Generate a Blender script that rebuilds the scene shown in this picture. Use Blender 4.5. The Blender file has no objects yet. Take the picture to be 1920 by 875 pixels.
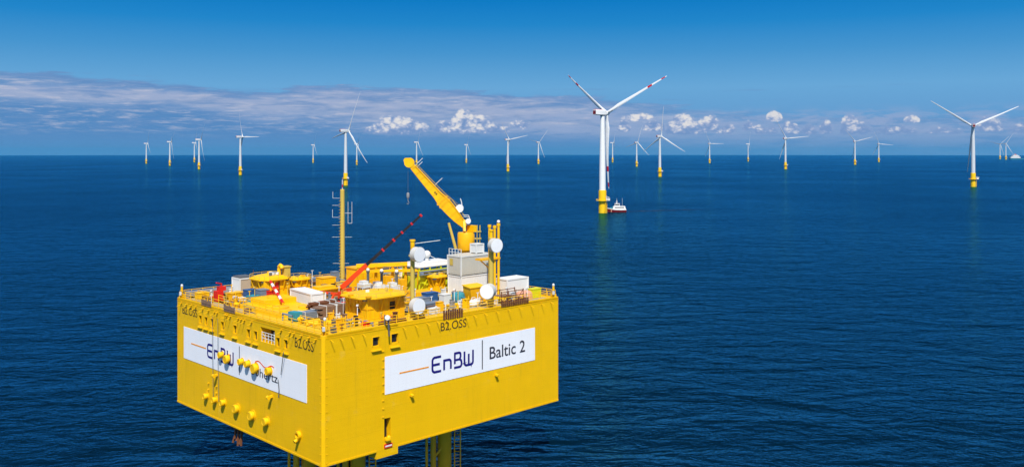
import bpy, math, random
from mathutils import Vector, Matrix
R = math.radians
PI = math.pi
rnd = random.Random(7)
S = bpy.context.scene
COL = S.collection

# ------------------------------------------------------------------ camera, sky, sun, exposure
EYE = 47.3
cam_d = bpy.data.cameras.new('camera')
cam_d.sensor_width = 36.0
cam_d.lens = 36.0 * 1691.8 / 1920.0
cam_d.shift_y = (284.3 - 437.5) / 1920.0
cam_d.clip_start = 1.0
cam_d.clip_end = 200000.0
cam = bpy.data.objects.new('camera', cam_d)
COL.objects.link(cam)
cam.location = (0, 0, EYE)
cam.rotation_euler = (R(90), 0, 0)
S.camera = cam

S.view_settings.view_transform = 'Standard'
S.view_settings.look = 'None'
S.view_settings.gamma = 1.0
EXPO = 0.30
S.view_settings.exposure = EXPO
S.view_settings.use_curve_mapping = False

SUN_EL, SUN_AZ = R(53), R(4)          # sun stands behind the camera, a little to the right
sv = Vector((math.sin(SUN_AZ) * math.cos(SUN_EL), -math.cos(SUN_AZ) * math.cos(SUN_EL), math.sin(SUN_EL)))
sun_d = bpy.data.lights.new('sun', 'SUN')
sun_d.energy = 4.75
sun_d.angle = R(0.53)
sun_d.color = (1.0, 0.965, 0.90)
sun = bpy.data.objects.new('sun', sun_d)
COL.objects.link(sun)
sun.rotation_euler = sv.to_track_quat('Z', 'Y').to_euler()
sun.location = (0, -50, 200)

world = bpy.data.worlds.new('World')
S.world = world
world.use_nodes = True
WT = world.node_tree
WT.nodes.clear()


class N:
    """a node socket with arithmetic, so that formulas read as formulas"""
    tree = None

    def __init__(self, s): self.s = s

    @staticmethod
    def put(inp, v):
        if isinstance(v, N): N.tree.links.new(v.s, inp)
        else: inp.default_value = v

    @staticmethod
    def m(op, *a, clamp=False):
        n = N.tree.nodes.new('ShaderNodeMath'); n.operation = op; n.use_clamp = clamp
        for i, v in enumerate(a): N.put(n.inputs[i], v)
        return N(n.outputs[0])

    def __add__(s, o): return N.m('ADD', s, o)
    def __radd__(s, o): return N.m('ADD', o, s)
    def __sub__(s, o): return N.m('SUBTRACT', s, o)
    def __rsub__(s, o): return N.m('SUBTRACT', o, s)
    def __mul__(s, o): return N.m('MULTIPLY', s, o)
    def __rmul__(s, o): return N.m('MULTIPLY', o, s)
    def __truediv__(s, o): return N.m('DIVIDE', s, o)

    @staticmethod
    def smooth(v, a, b, x=0.0, y=1.0):
        n = N.tree.nodes.new('ShaderNodeMapRange'); n.interpolation_type = 'SMOOTHSTEP'
        N.put(n.inputs[0], v)
        for i, q in zip((1, 2, 3, 4), (a, b, x, y)): N.put(n.inputs[i], q)
        return N(n.outputs[0])

    @staticmethod
    def comb(x, y, z):
        n = N.tree.nodes.new('ShaderNodeCombineXYZ')
        for i, v in enumerate((x, y, z)): N.put(n.inputs[i], v)
        return N(n.outputs[0])

    @staticmethod
    def noise(vec, scale, detail=4.0, rough=0.55, dist=0.0):
        n = N.tree.nodes.new('ShaderNodeTexNoise')
        N.put(n.inputs['Vector'], vec)
        n.inputs['Scale'].default_value = scale; n.inputs['Detail'].default_value = detail
        n.inputs['Roughness'].default_value = rough; n.inputs['Distortion'].default_value = dist
        return N(n.outputs['Fac'])

    @staticmethod
    def ramp(v, stops, interp='LINEAR'):
        n = N.tree.nodes.new('ShaderNodeValToRGB'); n.color_ramp.interpolation = interp
        e = n.color_ramp.elements
        while len(e) < len(stops): e.new(0.5)
        for i, (p, c) in enumerate(stops):
            e[i].position = p; e[i].color = (*c[:3], 1)
        N.put(n.inputs[0], v)
        return N(n.outputs[0])

    @staticmethod
    def mix(f, a, b, mode='MIX'):
        n = N.tree.nodes.new('ShaderNodeMix'); n.data_type = 'RGBA'; n.blend_type = mode
        N.put(n.inputs[0], f)
        for i, v in ((6, a), (7, b)): N.put(n.inputs[i], (*v, 1) if isinstance(v, tuple) else v)
        return N(n.outputs[2])


def lin(r, g, b):
    f = lambda c: (c / 12.92 if c <= 0.04045 else ((c + 0.055) / 1.055) ** 2.4)
    return (f(r / 255), f(g / 255), f(b / 255))


N.tree = WT
SKY_STRENGTH = 0.1
nish = WT.nodes.new('ShaderNodeTexSky')
nish.sky_type = 'NISHITA'; nish.sun_disc = False
nish.sun_elevation = SUN_EL; nish.sun_rotation = math.pi - SUN_AZ
nish.altitude = 50; nish.air_density = 1.0; nish.dust_density = 0.4; nish.ozone_density = 2.0
tc = WT.nodes.new('ShaderNodeTexCoord')
sep = WT.nodes.new('ShaderNodeSeparateXYZ')
WT.links.new(tc.outputs['Generated'], sep.inputs[0])
dx, dy, dz = N(sep.outputs[0]), N(sep.outputs[1]), N(sep.outputs[2])
AZ = N.m('ARCTAN2', dx, dy) * 57.2958
EL = N.m('ARCTAN2', dz, N.m('SQRT', dx * dx + dy * dy)) * 57.2958
K = 1.0 / SKY_STRENGTH / 2 ** EXPO          # so that the sky shows at the brightness given
# clear air: the sky texture, tinted towards the deep polarised blue of the photograph
grad = N.ramp(EL / 20.0, [(0.0, lin(88, 142, 198)), (0.10, lin(100, 156, 208)), (0.20, lin(104, 167, 216)),
                          (0.25, lin(90, 159, 212)), (0.31, lin(68, 148, 207)), (0.40, lin(28, 133, 202)), (0.477, lin(0, 121, 197)), (0.62, lin(0, 104, 184)), (1.0, lin(0, 84, 164))])
SKYCOL = N.mix(N.smooth(EL, 10.5, 32.0, 0.99, 0.15), N(nish.outputs[0]), N.mix(1.0, grad, (K, K, K), 'MULTIPLY'))

# unseen cloud patches added behind the viewer to fill the blue shadows
over = N.smooth(N.noise(N.comb(dx * 2.0, dy * 2.0, dz * 2.6), 1.6, 6, 0.6, 0.3), 0.44, 0.60) * N.smooth(dy, -0.15, -0.45) * N.smooth(EL, 2.0, 9.0)
SKYCOL = N.mix(over * 0.9, SKYCOL, (1.0 * K, 0.85 * K, 0.76 * K))
# --- the long bank of stratus on the left
st = N.comb(AZ * 0.16, EL * 1.5, 3.0)
n1 = N.noise(st, 1.0, 6, 0.6, 0.4)
n2 = N.noise(N.comb(AZ * 0.50, EL * 4.0, 9.0), 1.0, 8, 0.66, 0.4)
fc = WT.nodes.new('ShaderNodeFloatCurve')
N.put(fc.inputs['Value'], (AZ + 60.0) / 120.0)
pts = [(0, 0.50), (0.2535, 0.455), (0.275, 0.450), (0.298, 0.432), (0.322, 0.425), (0.345, 0.395), (0.373, 0.372), (0.39, 0.405), (0.411, 0.418), (0.45, 0.40), (0.483, 0.385), (0.534, 0.350), (0.565, 0.315), (0.61, 0.255), (0.66, 0.22), (0.75, 0.20), (1, 0.21)]
cv = fc.mapping.curves[0]
while len(cv.points) < len(pts): cv.points.new(0.5, 0.5)
for i, (x, y) in enumerate(pts): cv.points[i].location = (x, y)
fc.mapping.update()
EDGE = N(fc.outputs[0]) * 10.0                       # degrees of elevation of the bank's upper edge
d1 = EDGE - EL + (n1 - 0.5) * 1.1 + (n2 - 0.5) * 0.9
bank = N.smooth(d1, -0.06, 0.22)
fadeR = N.smooth(AZ, 2.0, 14.0, 1.0, 0.6)
depth = EDGE - EL                                     # 0 at the top edge, growing downwards
cap = N.smooth(AZ, -28.0, -12.0, 0.62, 0.06)          # shaded upper lip, thick on the far left
span = N.smooth(AZ, -22.0, -6.0, 1.5, 3.7)
t_ = (depth - cap) / span + (n1 - 0.5) * 0.55 + (n2 - 0.5) * 0.35
lit = N.ramp(t_, [(0.0, lin(106, 146, 196)), (0.10, lin(122, 154, 200)), (0.24, lin(160, 174, 207)), (0.45, lin(158, 173, 206)),
                  (0.62, lin(126, 156, 201)), (0.85, lin(96, 141, 194)), (1.0, lin(88, 137, 192))])
band = N.smooth(EL, 0.7, 1.7) * N.smooth(depth, 0.2, 0.7)
BANKC = N.mix(N.smooth(n2, 0.47, 0.70) * band * 0.80, lit, lin(192, 195, 214))
n3 = N.noise(N.comb(AZ * 0.3, EL * 2.2, 21.0), 1.0, 5, 0.6, 0.3)
BANKC = N.mix(N.smooth(n3, 0.44, 0.70) * N.smooth(depth, 0.0, 0.35) * 0.75, BANKC, lin(94, 138, 192))
n4 = N.noise(N.comb(AZ * 0.8, EL * 5.5, 33.0), 1.0, 8, 0.68, 0.6)
BANKC = N.mix(N.smooth(n4, 0.48, 0.70) * N.smooth(EL, 0.6, 1.3) * N.smooth(AZ, -22.0, -10.0, 0.30, 0.62), BANKC, lin(160, 174, 207))
BANKC = N.mix(1.0, BANKC, (K, K, K), 'MULTIPLY')
SKYCOL = N.mix(bank * fadeR * 0.96, SKYCOL, BANKC)
# a few thin dark streaks over the bank
thin = N.smooth(N.noise(N.comb(AZ * 0.13, EL * 3.0, 40.0), 1.0, 5, 0.55, 0.3), 0.60, 0.74) * N.smooth(EL, 2.0, 2.9) * N.smooth(EL, 3.6, 4.6, 1.0, 0.0)
tc_ = lin(104, 146, 196)
SKYCOL = N.mix(thin * 0.5, SKYCOL, tuple(c * K for c in tc_))

# hazy broken layer low on the right
n5 = N.noise(N.comb(AZ * 0.45, EL * 2.0, 51.0), 1.0, 7, 0.62, 0.3)
low = N.smooth(n5, 0.41, 0.62) * N.smooth(EL, 0.7, 1.3) * N.smooth(EL, 1.9, 2.9, 1.0, 0.0) * N.smooth(AZ, -9.0, 2.0)
lc_ = lin(150, 170, 208)
SKYCOL = N.mix(low * 0.80, SKYCOL, tuple(c * K for c in lc_))
# --- fair weather cumulus along the horizon: azimuth, elevation of the base, half width, height (degrees)
cums = [(-7.3, 1.20, 1.75, 1.30, 1.0), (-6.0, 1.35, 0.9, 0.75, .9), (-8.6, 1.2, 0.9, 0.5, .75),
        (-3.1, 1.25, 1.0, 1.55, 1.0), (-2.0, 1.3, 1.1, 1.15, .95), (-4.2, 1.25, 1.0, 0.8, .8), (-0.9, 1.25, 0.9, 0.6, .8), (0.6, 1.5, 1.0, .7, .45),
        (7.1, 1.35, 0.5, 0.75, .9), (9.0, 1.35, 0.9, 0.75, .75), (10.7, 1.15, 1.25, 1.35, .95), (12.3, 1.3, 0.9, 1.15, .7), (8.0, 2.0, 1.3, .5, .5),
        (13.4, 1.15, 0.8, 0.65, .5), (14.6, 1.35, 0.5, 0.7, .55), (15.3, 1.1, .6, .7, .5), (16.2, 1.95, 0.55, 0.62, .95), (16.0, 1.1, 0.8, .6, .35), (17.1, 1.1, 0.7, 0.85, .75), (18.2, 1.1, 0.6, 0.65, .65),
        (19.2, 1.15, 0.5, 0.85, .75), (20.5, 1.1, 0.65, 1.3, .9), (21.2, 1.1, 0.7, .75, .6), (23.0, 1.05, 1.6, 0.6, .5), (23.9, 1.75, 0.5, 0.45, .75), (25.6, 1.05, 1.3, .5, .4), (27.9, 1.2, 0.8, 0.95, .7), (29.6, 1.1, 1.0, 0.65, .5), (31.5, 1.1, 1.2, .9, .6), (35, 1.1, 1.5, 1.0, .6), (-31.5, 1.0, 1.3, .7, .3)]
p1 = N.noise(N.comb(AZ * 0.9, EL * 1.35, 5.0), 1.6, 7, 0.62, 0.2)
p2 = N.noise(N.comb(AZ * 0.9, EL * 1.35 + 0.06, 5.0), 1.6, 7, 0.62, 0.2)
relief = (p1 - p2) * 4.0
acc = None
accw = None
for a, e, w, h, o in cums:
    xx = (AZ - a) / w
    yy = (EL - e) / h
    below = N.smooth(EL, e - 0.22, e + 0.12)
    f = (1.0 - xx * xx - yy * yy) * below * o
    acc = f if acc is None else N.m('MAXIMUM', acc, f)
def voro(vec, scale, sm):
    n = WT.nodes.new('ShaderNodeTexVoronoi'); n.feature = 'SMOOTH_F1'; n.voronoi_dimensions = '2D'; N.put(n.inputs['Vector'], vec)
    n.inputs['Scale'].default_value = scale; n.inputs['Smoothness'].default_value = sm
    return N(n.outputs['Distance'])
wv_ = N.noise(N.comb(AZ, EL * 1.2, 11.0), 1.2, 3, 0.5)
cl_ = N.comb(AZ + wv_ * 0.5, EL * 1.3 + wv_ * 0.4, 2.0)
bil = (0.62 - voro(cl_, 1.5, 0.35)) * 1.0 + (0.55 - voro(cl_, 3.6, 0.3)) * 0.55 + (0.5 - voro(cl_, 8.0, 0.2)) * 0.25
bil = bil - 0.25
body = acc * 2.6 + bil * 1.0 + (p1 - 0.5) * 2.0
cum = N.smooth(body, 0.20, 1.05) * N.smooth(acc, 0.0, 0.25)
cshade = N.smooth(bil * 0.85 + body * 0.15 + relief * 0.40 + (EL - 1.75) * 0.48, -0.20, 0.72)
hc_ = lin(154, 172, 209)
SKYCOL = N.mix(N.smooth(acc + (p1 - 0.5) * 0.5, 0.02, 0.55) * N.smooth(acc, 0.0, 0.1) * 0.72, SKYCOL, tuple(c * K for c in hc_))
CUMC = N.ramp(cshade, [(0.0, lin(120, 150, 198)), (0.35, lin(150, 168, 206)), (0.7, lin(196, 202, 220)), (1.0, lin(234, 230, 228))])
CUMC = N.mix(1.0, CUMC, (K, K, K), 'MULTIPLY')
SKYCOL = N.mix(cum * N.smooth(AZ, 9.0, 16.0, 0.95, 0.82), SKYCOL, CUMC)
# pale mauve veil that rests on the sea
veil = N.smooth(EL, 0.0, 1.5, 0.62, 0.0)
vc = lin(96, 146, 200)
SKYCOL = N.mix(veil, SKYCOL, tuple(c * K for c in vc))

bg = WT.nodes.new('ShaderNodeBackground')
N.put(bg.inputs['Color'], SKYCOL)
bg.inputs['Strength'].default_value = SKY_STRENGTH
wo = WT.nodes.new('ShaderNodeOutputWorld')
WT.links.new(bg.outputs[0], wo.inputs['Surface'])


# ------------------------------------------------------------------ helpers
class MB:
    """collects shapes and links them as ONE mesh object"""

    def __init__(self): self.v, self.f, self.mi, self.cur = [], [], [], 0

    def mat(self, i): self.cur = i; return self

    def add(self, vs, fs):
        o = len(self.v); self.v += [tuple(p) for p in vs]
        for f in fs: self.f.append(tuple(i + o for i in f)); self.mi.append(self.cur)
        return self

    def box(self, x0, x1, y0, y1, z0, z1):
        vs = [(x, y, z) for z in (z0, z1) for y in (y0, y1) for x in (x0, x1)]
        return self.add(vs, [(0, 2, 3, 1), (4, 5, 7, 6), (0, 1, 5, 4), (2, 6, 7, 3), (0, 4, 6, 2), (1, 3, 7, 5)])

    def obox(self, c, size, rz=0.0):
        ca, sa = math.cos(rz), math.sin(rz); hx, hy, hz = (q / 2 for q in size)
        vs = []
        for z in (-hz, hz):
            for y in (-hy, hy):
                for x in (-hx, hx): vs.append((c[0] + x * ca - y * sa, c[1] + x * sa + y * ca, c[2] + z))
        return self.add(vs, [(0, 2, 3, 1), (4, 5, 7, 6), (0, 1, 5, 4), (2, 6, 7, 3), (0, 4, 6, 2), (1, 3, 7, 5)])

    def loft(self, rings, cap=True, closed=True):
        n = len(rings[0]); o = len(self.v); fs = []
        vs = [p for r in rings for p in r]
        for i in range(len(rings) - 1):
            for k in range(n if closed else n - 1):
                a, b = i * n + k, i * n + (k + 1) % n
                fs.append((a, b, b + n, a + n))
        if cap:
            fs.append(tuple(range(n - 1, -1, -1))); fs.append(tuple((len(rings) - 1) * n + k for k in range(n)))
        return self.add(vs, fs)

    def frame(self, d):
        d = Vector(d).normalized()
        a = Vector((0, 0, 1)) if abs(d.z) < 0.95 else Vector((1, 0, 0))
        x = a.cross(d).normalized(); y = d.cross(x)
        return x, y

    def cyl(self, p0, p1, r0, r1=None, n=12):
        r1 = r0 if r1 is None else r1
        p0, p1 = Vector(p0), Vector(p1); x, y = self.frame(p1 - p0)
        ring = lambda p, r: [p + x * (r * math.cos(2 * math.pi * k / n)) + y * (r * math.sin(2 * math.pi * k / n)) for k in range(n)]
        return self.loft([ring(p0, r0), ring(p1, r1)])

    def tube(self, pts, r, n=6):
        pts = [Vector(p) for p in pts]; rings = []
        for i, p in enumerate(pts):
            d = (pts[min(i + 1, len(pts) - 1)] - pts[max(i - 1, 0)])
            x, y = self.frame(d)
            rings.append([p + x * (r * math.cos(2 * math.pi * k / n)) + y * (r * math.sin(2 * math.pi * k / n)) for k in range(n)])
        return self.loft(rings)

    def beam(self, p0, p1, w0, h0, w1=None, h1=None):
        w1 = w0 if w1 is None else w1; h1 = h0 if h1 is None else h1
        p0, p1 = Vector(p0), Vector(p1); x, y = self.frame(p1 - p0)
        ring = lambda p, w, h: [p + x * (a * w / 2) + y * (b * h / 2) for a, b in ((-1, -1), (1, -1), (1, 1), (-1, 1))]
        return self.loft([ring(p0, w0, h0), ring(p1, w1, h1)])

    def lathe(self, prof, c=(0, 0, 0), axis=(0, 0, 1), n=20, phase=0.0):
        c = Vector(c); ax = Vector(axis).normalized(); x, y = self.frame(ax)
        rings = []
        for r, h in prof:
            rings.append([c + ax * h + x * (max(r, 1e-3) * math.cos(2 * math.pi * k / n + phase)) + y * (max(r, 1e-3) * math.sin(2 * math.pi * k / n + phase)) for k in range(n)])
        return self.loft(rings)

    def ball(self, c, r, n=12, zs=1.0):
        prof = [(r * math.sin(math.pi * k / 8), -r * zs * math.cos(math.pi * k / 8)) for k in range(9)]
        return self.lathe(prof, c, n=n)

    def prism(self, poly, z0, z1):
        n = len(poly)
        return self.loft([[(x, y, z0) for x, y in poly], [(x, y, z1) for x, y in poly]])

    def quad(self, a, b, c, d): return self.add([a, b, c, d], [(0, 1, 2, 3)])

    def build(self, name, mats, parent=None, smooth=None):
        me = bpy.data.meshes.new(name)
        me.from_pydata(self.v, [], self.f)
        for m in (mats if isinstance(mats, (list, tuple)) else [mats]): me.materials.append(m)
        me.polygons.foreach_set('material_index', self.mi)
        me.update()
        if smooth is not None:
            me.shade_smooth(); me.set_sharp_from_angle(angle=R(smooth))
        o = bpy.data.objects.new(name, me)
        COL.objects.link(o)
        if parent: o.parent = parent
        return o


def tag(o, label=None, cat=None, group=None, kind=None):
    for k, v in (('label', label), ('category', cat), ('group', group), ('kind', kind)):
        if v: o[k] = v
    return o


YAW = 0.7761
CB = Vector((-22.225, 106.014, 0))
ROT = Matrix.Rotation(YAW, 4, 'Z')


def empty(name, loc, rz=0.0):
    o = bpy.data.objects.new(name, None); COL.objects.link(o)
    o.empty_display_size = 0.5
    o.location = loc; o.rotation_euler = (0, 0, rz)
    return o


def on(name, label, cat, u, v, z, rz=0.0, group=None):
    """a thing standing on the platform, given in the platform's own metres"""
    return tag(empty(name, CB + ROT @ Vector((u, v, z)), YAW + rz), label, cat, group)


# ------------------------------------------------------------------ materials
def new_mat(name):
    m = bpy.data.materials.new(name); m.use_nodes = True
    N.tree = m.node_tree
    b = m.node_tree.nodes['Principled BSDF']
    return m, b


def paint(name, col, rough=0.45, var=0.10, scale=0.6, streak=0.0, dirt=(0.18, 0.12, 0.05), dirt_amt=0.0, metal=0.0, bump=0.0):
    m, b = new_mat(name)
    t = m.node_tree
    tcn = t.nodes.new('ShaderNodeTexCoord'); geo = N(tcn.outputs['Object'])
    v1 = N.noise(geo, scale, 5, 0.6)
    k = N.m('MULTIPLY_ADD', v1 - 0.5, var * 2, 1.0)
    kk = N.comb(k, k, k)
    c = N.mix(1.0, tuple(col), kk, 'MULTIPLY')
    if dirt_amt:
        mp = t.nodes.new('ShaderNodeMapping'); mp.inputs['Scale'].default_value = (1.6, 1.6, 0.09)
        t.links.new(geo.s, mp.inputs[0])
        v2 = N.noise(N(mp.outputs[0]), 1.3, 6, 0.65)
        v3 = N.noise(geo, 0.16, 4, 0.6)
        c = N.mix(N.smooth(v2, 0.52, 0.85) * N.smooth(v3, 0.35, 0.7) * dirt_amt, c, tuple(dirt))
    N.put(b.inputs['Base Color'], c)
    N.put(b.inputs['Roughness'], N.m('MULTIPLY_ADD', v1 - 0.5, 0.25, rough))
    b.inputs['Metallic'].default_value = metal
    b.inputs['Specular IOR Level'].default_value = 0.25
    if bump:
        bn = t.nodes.new('ShaderNodeBump'); bn.inputs['Distance'].default_value = bump
        N.put(bn.inputs['Height'], N.noise(geo, 9.0, 3, 0.5))
        t.links.new(bn.outputs[0], b.inputs['Normal'])
    return m


def hull_mat():
    """yellow coating on welded plate: seams every few metres, slight buckling between stiffeners, weather streaks"""
    m, b = new_mat('hull_yellow')
    t = m.node_tree
    tcn = t.nodes.new('ShaderNodeTexCoord'); sp = t.nodes.new('ShaderNodeSeparateXYZ')
    t.links.new(tcn.outputs['Object'], sp.inputs[0])
    x, y, z = (N(q) for q in sp.outputs)
    o = N(tcn.outputs['Object'])
    v1 = N.noise(o, 0.22, 5, 0.6)
    k = N.m('MULTIPLY_ADD', v1 - 0.5, 0.22, 1.0)
    c = N.mix(1.0, (0.78, 0.44, 0.001), N.comb(k, k, k), 'MULTIPLY')
    mp = t.nodes.new('ShaderNodeMapping'); mp.inputs['Scale'].default_value = (1.5, 1.5, 0.07)
    t.links.new(o.s, mp.inputs[0])
    v2 = N.noise(N(mp.outputs[0]), 1.2, 6, 0.65)
    v3 = N.noise(o, 0.13, 4, 0.6)
    c = N.mix(N.smooth(v2, 0.50, 0.80) * N.smooth(v3, 0.33, 0.66) * 0.42, c, (0.40, 0.23, 0.012))
    mp2 = t.nodes.new('ShaderNodeMapping'); mp2.inputs['Scale'].default_value = (2.6, 2.6, 0.10)
    t.links.new(o.s, mp2.inputs[0])
    runs = N.smooth(N.noise(N(mp2.outputs[0]), 1.0, 5, 0.6), 0.63, 0.76) * N.smooth(N.noise(o, 0.35, 3, 0.5), 0.52, 0.68)
    c = N.mix(runs * 0.5, c, (0.33, 0.15, 0.015))
    salt = N.smooth(N.noise(o, 0.55, 7, 0.7), 0.58, 0.74)
    c = N.mix(salt * 0.16, c, (0.80, 0.62, 0.22))
    zz = z / 2.56
    fz = N.m('ABSOLUTE', N.m('FRACT', zz) - 0.5)
    seam = N.smooth(fz, 0.488, 0.498)
    xy = (x + y) / 6.1
    fx = N.m('ABSOLUTE', N.m('FRACT', xy) - 0.5)
    seam2 = N.smooth(fx, 0.495, 0.4995)
    sm = N.m('MAXIMUM', seam, seam2)
    c = N.mix(sm * N.smooth(v1, 0.35, 0.6) * 0.16, c, (0.40, 0.24, 0.01))
    N.put(b.inputs['Base Color'], c)
    N.put(b.inputs['Roughness'], N.m('MULTIPLY_ADD', v2 - 0.5, 0.3, 0.48))
    b.inputs['Specular IOR Level'].default_value = 0.15
    buck = N.m('SINE', z * 9.8 + N.noise(o, 0.3, 2) * 3.0) * 0.07 + N.noise(o, 0.5, 3, 0.5) * 2.0 - sm * 0.5
    bn = t.nodes.new('ShaderNodeBump'); bn.inputs['Distance'].default_value = 0.020
    N.put(bn.inputs['Height'], buck)
    t.links.new(bn.outputs[0], b.inputs['Normal'])
    return m


def sea_mat():
    m, b = new_mat('sea_water')
    t = m.node_tree
    tcn = t.nodes.new('ShaderNodeTexCoord'); o = N(tcn.outputs['Object'])

    def wave(rot, sx, sy, scale, detail, rough=0.55, dist=0.0):
        mp = t.nodes.new('ShaderNodeMapping'); mp.inputs['Rotation'].default_value = (0, 0, R(rot)); mp.inputs['Scale'].default_value = (sx, sy, 1)
        t.links.new(o.s, mp.inputs[0])
        return N.noise(N(mp.outputs[0]), scale, detail, rough, dist)
    swell = wave(-14, 0.48, 1.0, 0.085, 3, 0.55, 0.5)
    chop = wave(19, 0.72, 1.0, 0.23, 4, 0.6, 0.6)
    chop2 = wave(-28, 0.8, 1.0, 0.62, 4, 0.6, 0.4)
    rip = wave(5, 0.75, 1.0, 1.7, 4, 0.6, 0.0)
    gust = N.noise(o, 0.0035, 4, 0.55)
    gust2 = wave(4, 0.12, 1.0, 0.0012, 4, 0.6)
    h = swell * 2.5 + chop * 1.15 + chop2 * 0.36 * N.smooth(gust, 0.25, 0.7, 0.6, 1.25) + rip * 0.15 * N.smooth(gust2, 0.3, 0.7, 0.6, 1.3)
    h = h * N.smooth(gust, 0.3, 0.68, 0.72, 1.18)
    bn = t.nodes.new('ShaderNodeBump'); bn.inputs['Strength'].default_value = 1.0
    bn.inputs['Distance'].default_value = 1.0
    N.put(bn.inputs['Height'], h)
    t.links.new(bn.outputs[0], b.inputs['Normal'])
    # blue green body below, sky mirrored above, shared out by the facing of each ripple
    t.nodes.remove(b)
    body = t.nodes.new('ShaderNodeBsdfDiffuse')
    N.put(body.inputs['Color'], N.mix(N.smooth(gust2, 0.3, 0.7), (0.0004, 0.0068, 0.016), (0.0006, 0.0088, 0.020)))
    t.links.new(bn.outputs[0], body.inputs['Normal'])
    gl = t.nodes.new('ShaderNodeBsdfGlossy')
    gl.inputs['Color'].default_value = (0.12, 0.65, 1.0, 1)
    N.put(gl.inputs['Roughness'], N.smooth(gust, 0.3, 0.7, 0.10, 0.20))
    t.links.new(bn.outputs[0], gl.inputs['Normal'])
    fr = t.nodes.new('ShaderNodeFresnel'); fr.inputs['IOR'].default_value = 1.125
    t.links.new(bn.outputs[0], fr.inputs['Normal'])
    mx = t.nodes.new('ShaderNodeMixShader')
    t.links.new(fr.outputs[0], mx.inputs[0]); t.links.new(body.outputs[0], mx.inputs[1]); t.links.new(gl.outputs[0], mx.inputs[2])
    t.links.new(mx.outputs[0], t.nodes['Material Output'].inputs['Surface'])
    return m


M = {}
M['hull'] = hull_mat()
M['sea'] = sea_mat()
M['yellow'] = paint('yellow_paint', (0.80, 0.45, 0.002), 0.45, 0.20, 0.8, dirt=(0.26, 0.14, 0.02), dirt_amt=0.55, bump=0.01)
M['yellow2'] = paint('orange_yellow_paint', (0.78, 0.39, 0.004), 0.45, 0.20, 0.8, dirt=(0.26, 0.13, 0.02), dirt_amt=0.55, bump=0.01)
M['olive'] = paint('ochre_mast_paint', (0.52, 0.38, 0.07), 0.5, 0.15, 0.7, dirt=(0.25, 0.18, 0.04), dirt_amt=0.3)
M['lime'] = paint('lime_paint', (0.58, 0.58, 0.01), 0.45, 0.12)
M['white'] = paint('white_paint', (0.70, 0.70, 0.69), 0.4, 0.05, 0.4, dirt=(0.45, 0.42, 0.38), dirt_amt=0.25)
M['drum'] = paint('white_radome', (0.76, 0.76, 0.77), 0.5, 0.04, 1.0, dirt=(0.6, 0.58, 0.55), dirt_amt=0.2)
M['shroud'] = paint('antenna_shroud_grey', (0.50, 0.49, 0.46), 0.55, 0.08, 1.0, dirt=(0.3, 0.27, 0.2), dirt_amt=0.4)
M['grey'] = paint('grey_container_paint', (0.46, 0.45, 0.40), 0.55, 0.10, 0.5, dirt=(0.28, 0.25, 0.2), dirt_amt=0.4)
M['lgrey'] = paint('light_grey_paint', (0.62, 0.63, 0.62), 0.5, 0.1, 0.7)
M['dgrey'] = paint('dark_grey_steel', (0.10, 0.105, 0.11), 0.55, 0.2, 1.0)
M['steel'] = paint('galvanised_steel', (0.38, 0.39, 0.40), 0.42, 0.2, 2.0, metal=0.5)
M['beige'] = paint('beige_panel', (0.46, 0.37, 0.27), 0.6, 0.12)
M['red'] = paint('red_paint', (0.62, 0.02, 0.012), 0.4, 0.12)
M['orange'] = paint('orange_red_paint', (0.68, 0.055, 0.008), 0.4, 0.1)
M['black'] = paint('black_boom_paint', (0.018, 0.017, 0.022), 0.4, 0.2)
M['brown'] = paint('scaffold_plank_wood', (0.20, 0.125, 0.085), 0.8, 0.35, 1.5)
M['rust'] = paint('rusty_steel', (0.14, 0.05, 0.02), 0.8, 0.4, 1.5)
M['teal'] = paint('teal_tarpaulin', (0.035, 0.24, 0.30), 0.55, 0.2, 1.0)
M['blue'] = paint('blue_crate_plastic', (0.025, 0.09, 0.24), 0.5, 0.2, 1.0)
M['slate'] = paint('blue_grey_steel', (0.16, 0.20, 0.26), 0.55, 0.25, 1.0)
M['deck'] = paint('yellow_deck_coating', (0.66, 0.40, 0.02), 0.7, 0.25, 0.5, dirt=(0.25, 0.2, 0.12), dirt_amt=0.6, bump=0.01)
M['grating'] = paint('deck_grating', (0.34, 0.29, 0.18), 0.8, 0.35, 1.1, dirt=(0.12, 0.1, 0.07), dirt_amt=0.4, bump=0.02)
M['sign'] = paint('white_sign_sheet', (0.80, 0.80, 0.83), 0.45, 0.04, 0.3, dirt=(0.6, 0.6, 0.6), dirt_amt=0.25)
sm_ = M['sign'].node_tree; N.tree = sm_
b_ = sm_.nodes['Principled BSDF']; src = b_.inputs['Base Color'].links[0].from_socket
sp_ = sm_.nodes.new('ShaderNodeSeparateXYZ'); sm_.links.new(sm_.nodes.new('ShaderNodeTexCoord').outputs['Object'], sp_.inputs[0])
q_ = (N(sp_.outputs[0]) + N(sp_.outputs[1])) / 1.22
jt = N.m('MAXIMUM', N.smooth(N.m('ABSOLUTE', N.m('FRACT', q_) - 0.5), 0.475, 0.492), N.smooth(N.m('ABSOLUTE', N.m('FRACT', N(sp_.outputs[2]) / 1.5) - 0.5), 0.482, 0.494))
N.put(b_.inputs['Base Color'], N.mix(jt * 0.10, N(src), (0.35, 0.36, 0.40)))
M['navy'] = paint('navy_lettering', (0.012, 0.008, 0.16), 0.5, 0.05)
M['letter'] = paint('dark_lettering', (0.035, 0.035, 0.05), 0.5, 0.05)
M['brownletter'] = paint('dark_brown_lettering', (0.045, 0.03, 0.012), 0.6, 0.05)
M['amber'] = paint('orange_line_paint', (0.80, 0.30, 0.01), 0.5, 0.05)
M['pink'] = paint('faded_red_tarpaulin', (0.56, 0.28, 0.19), 0.7, 0.2, 1.5)
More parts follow.
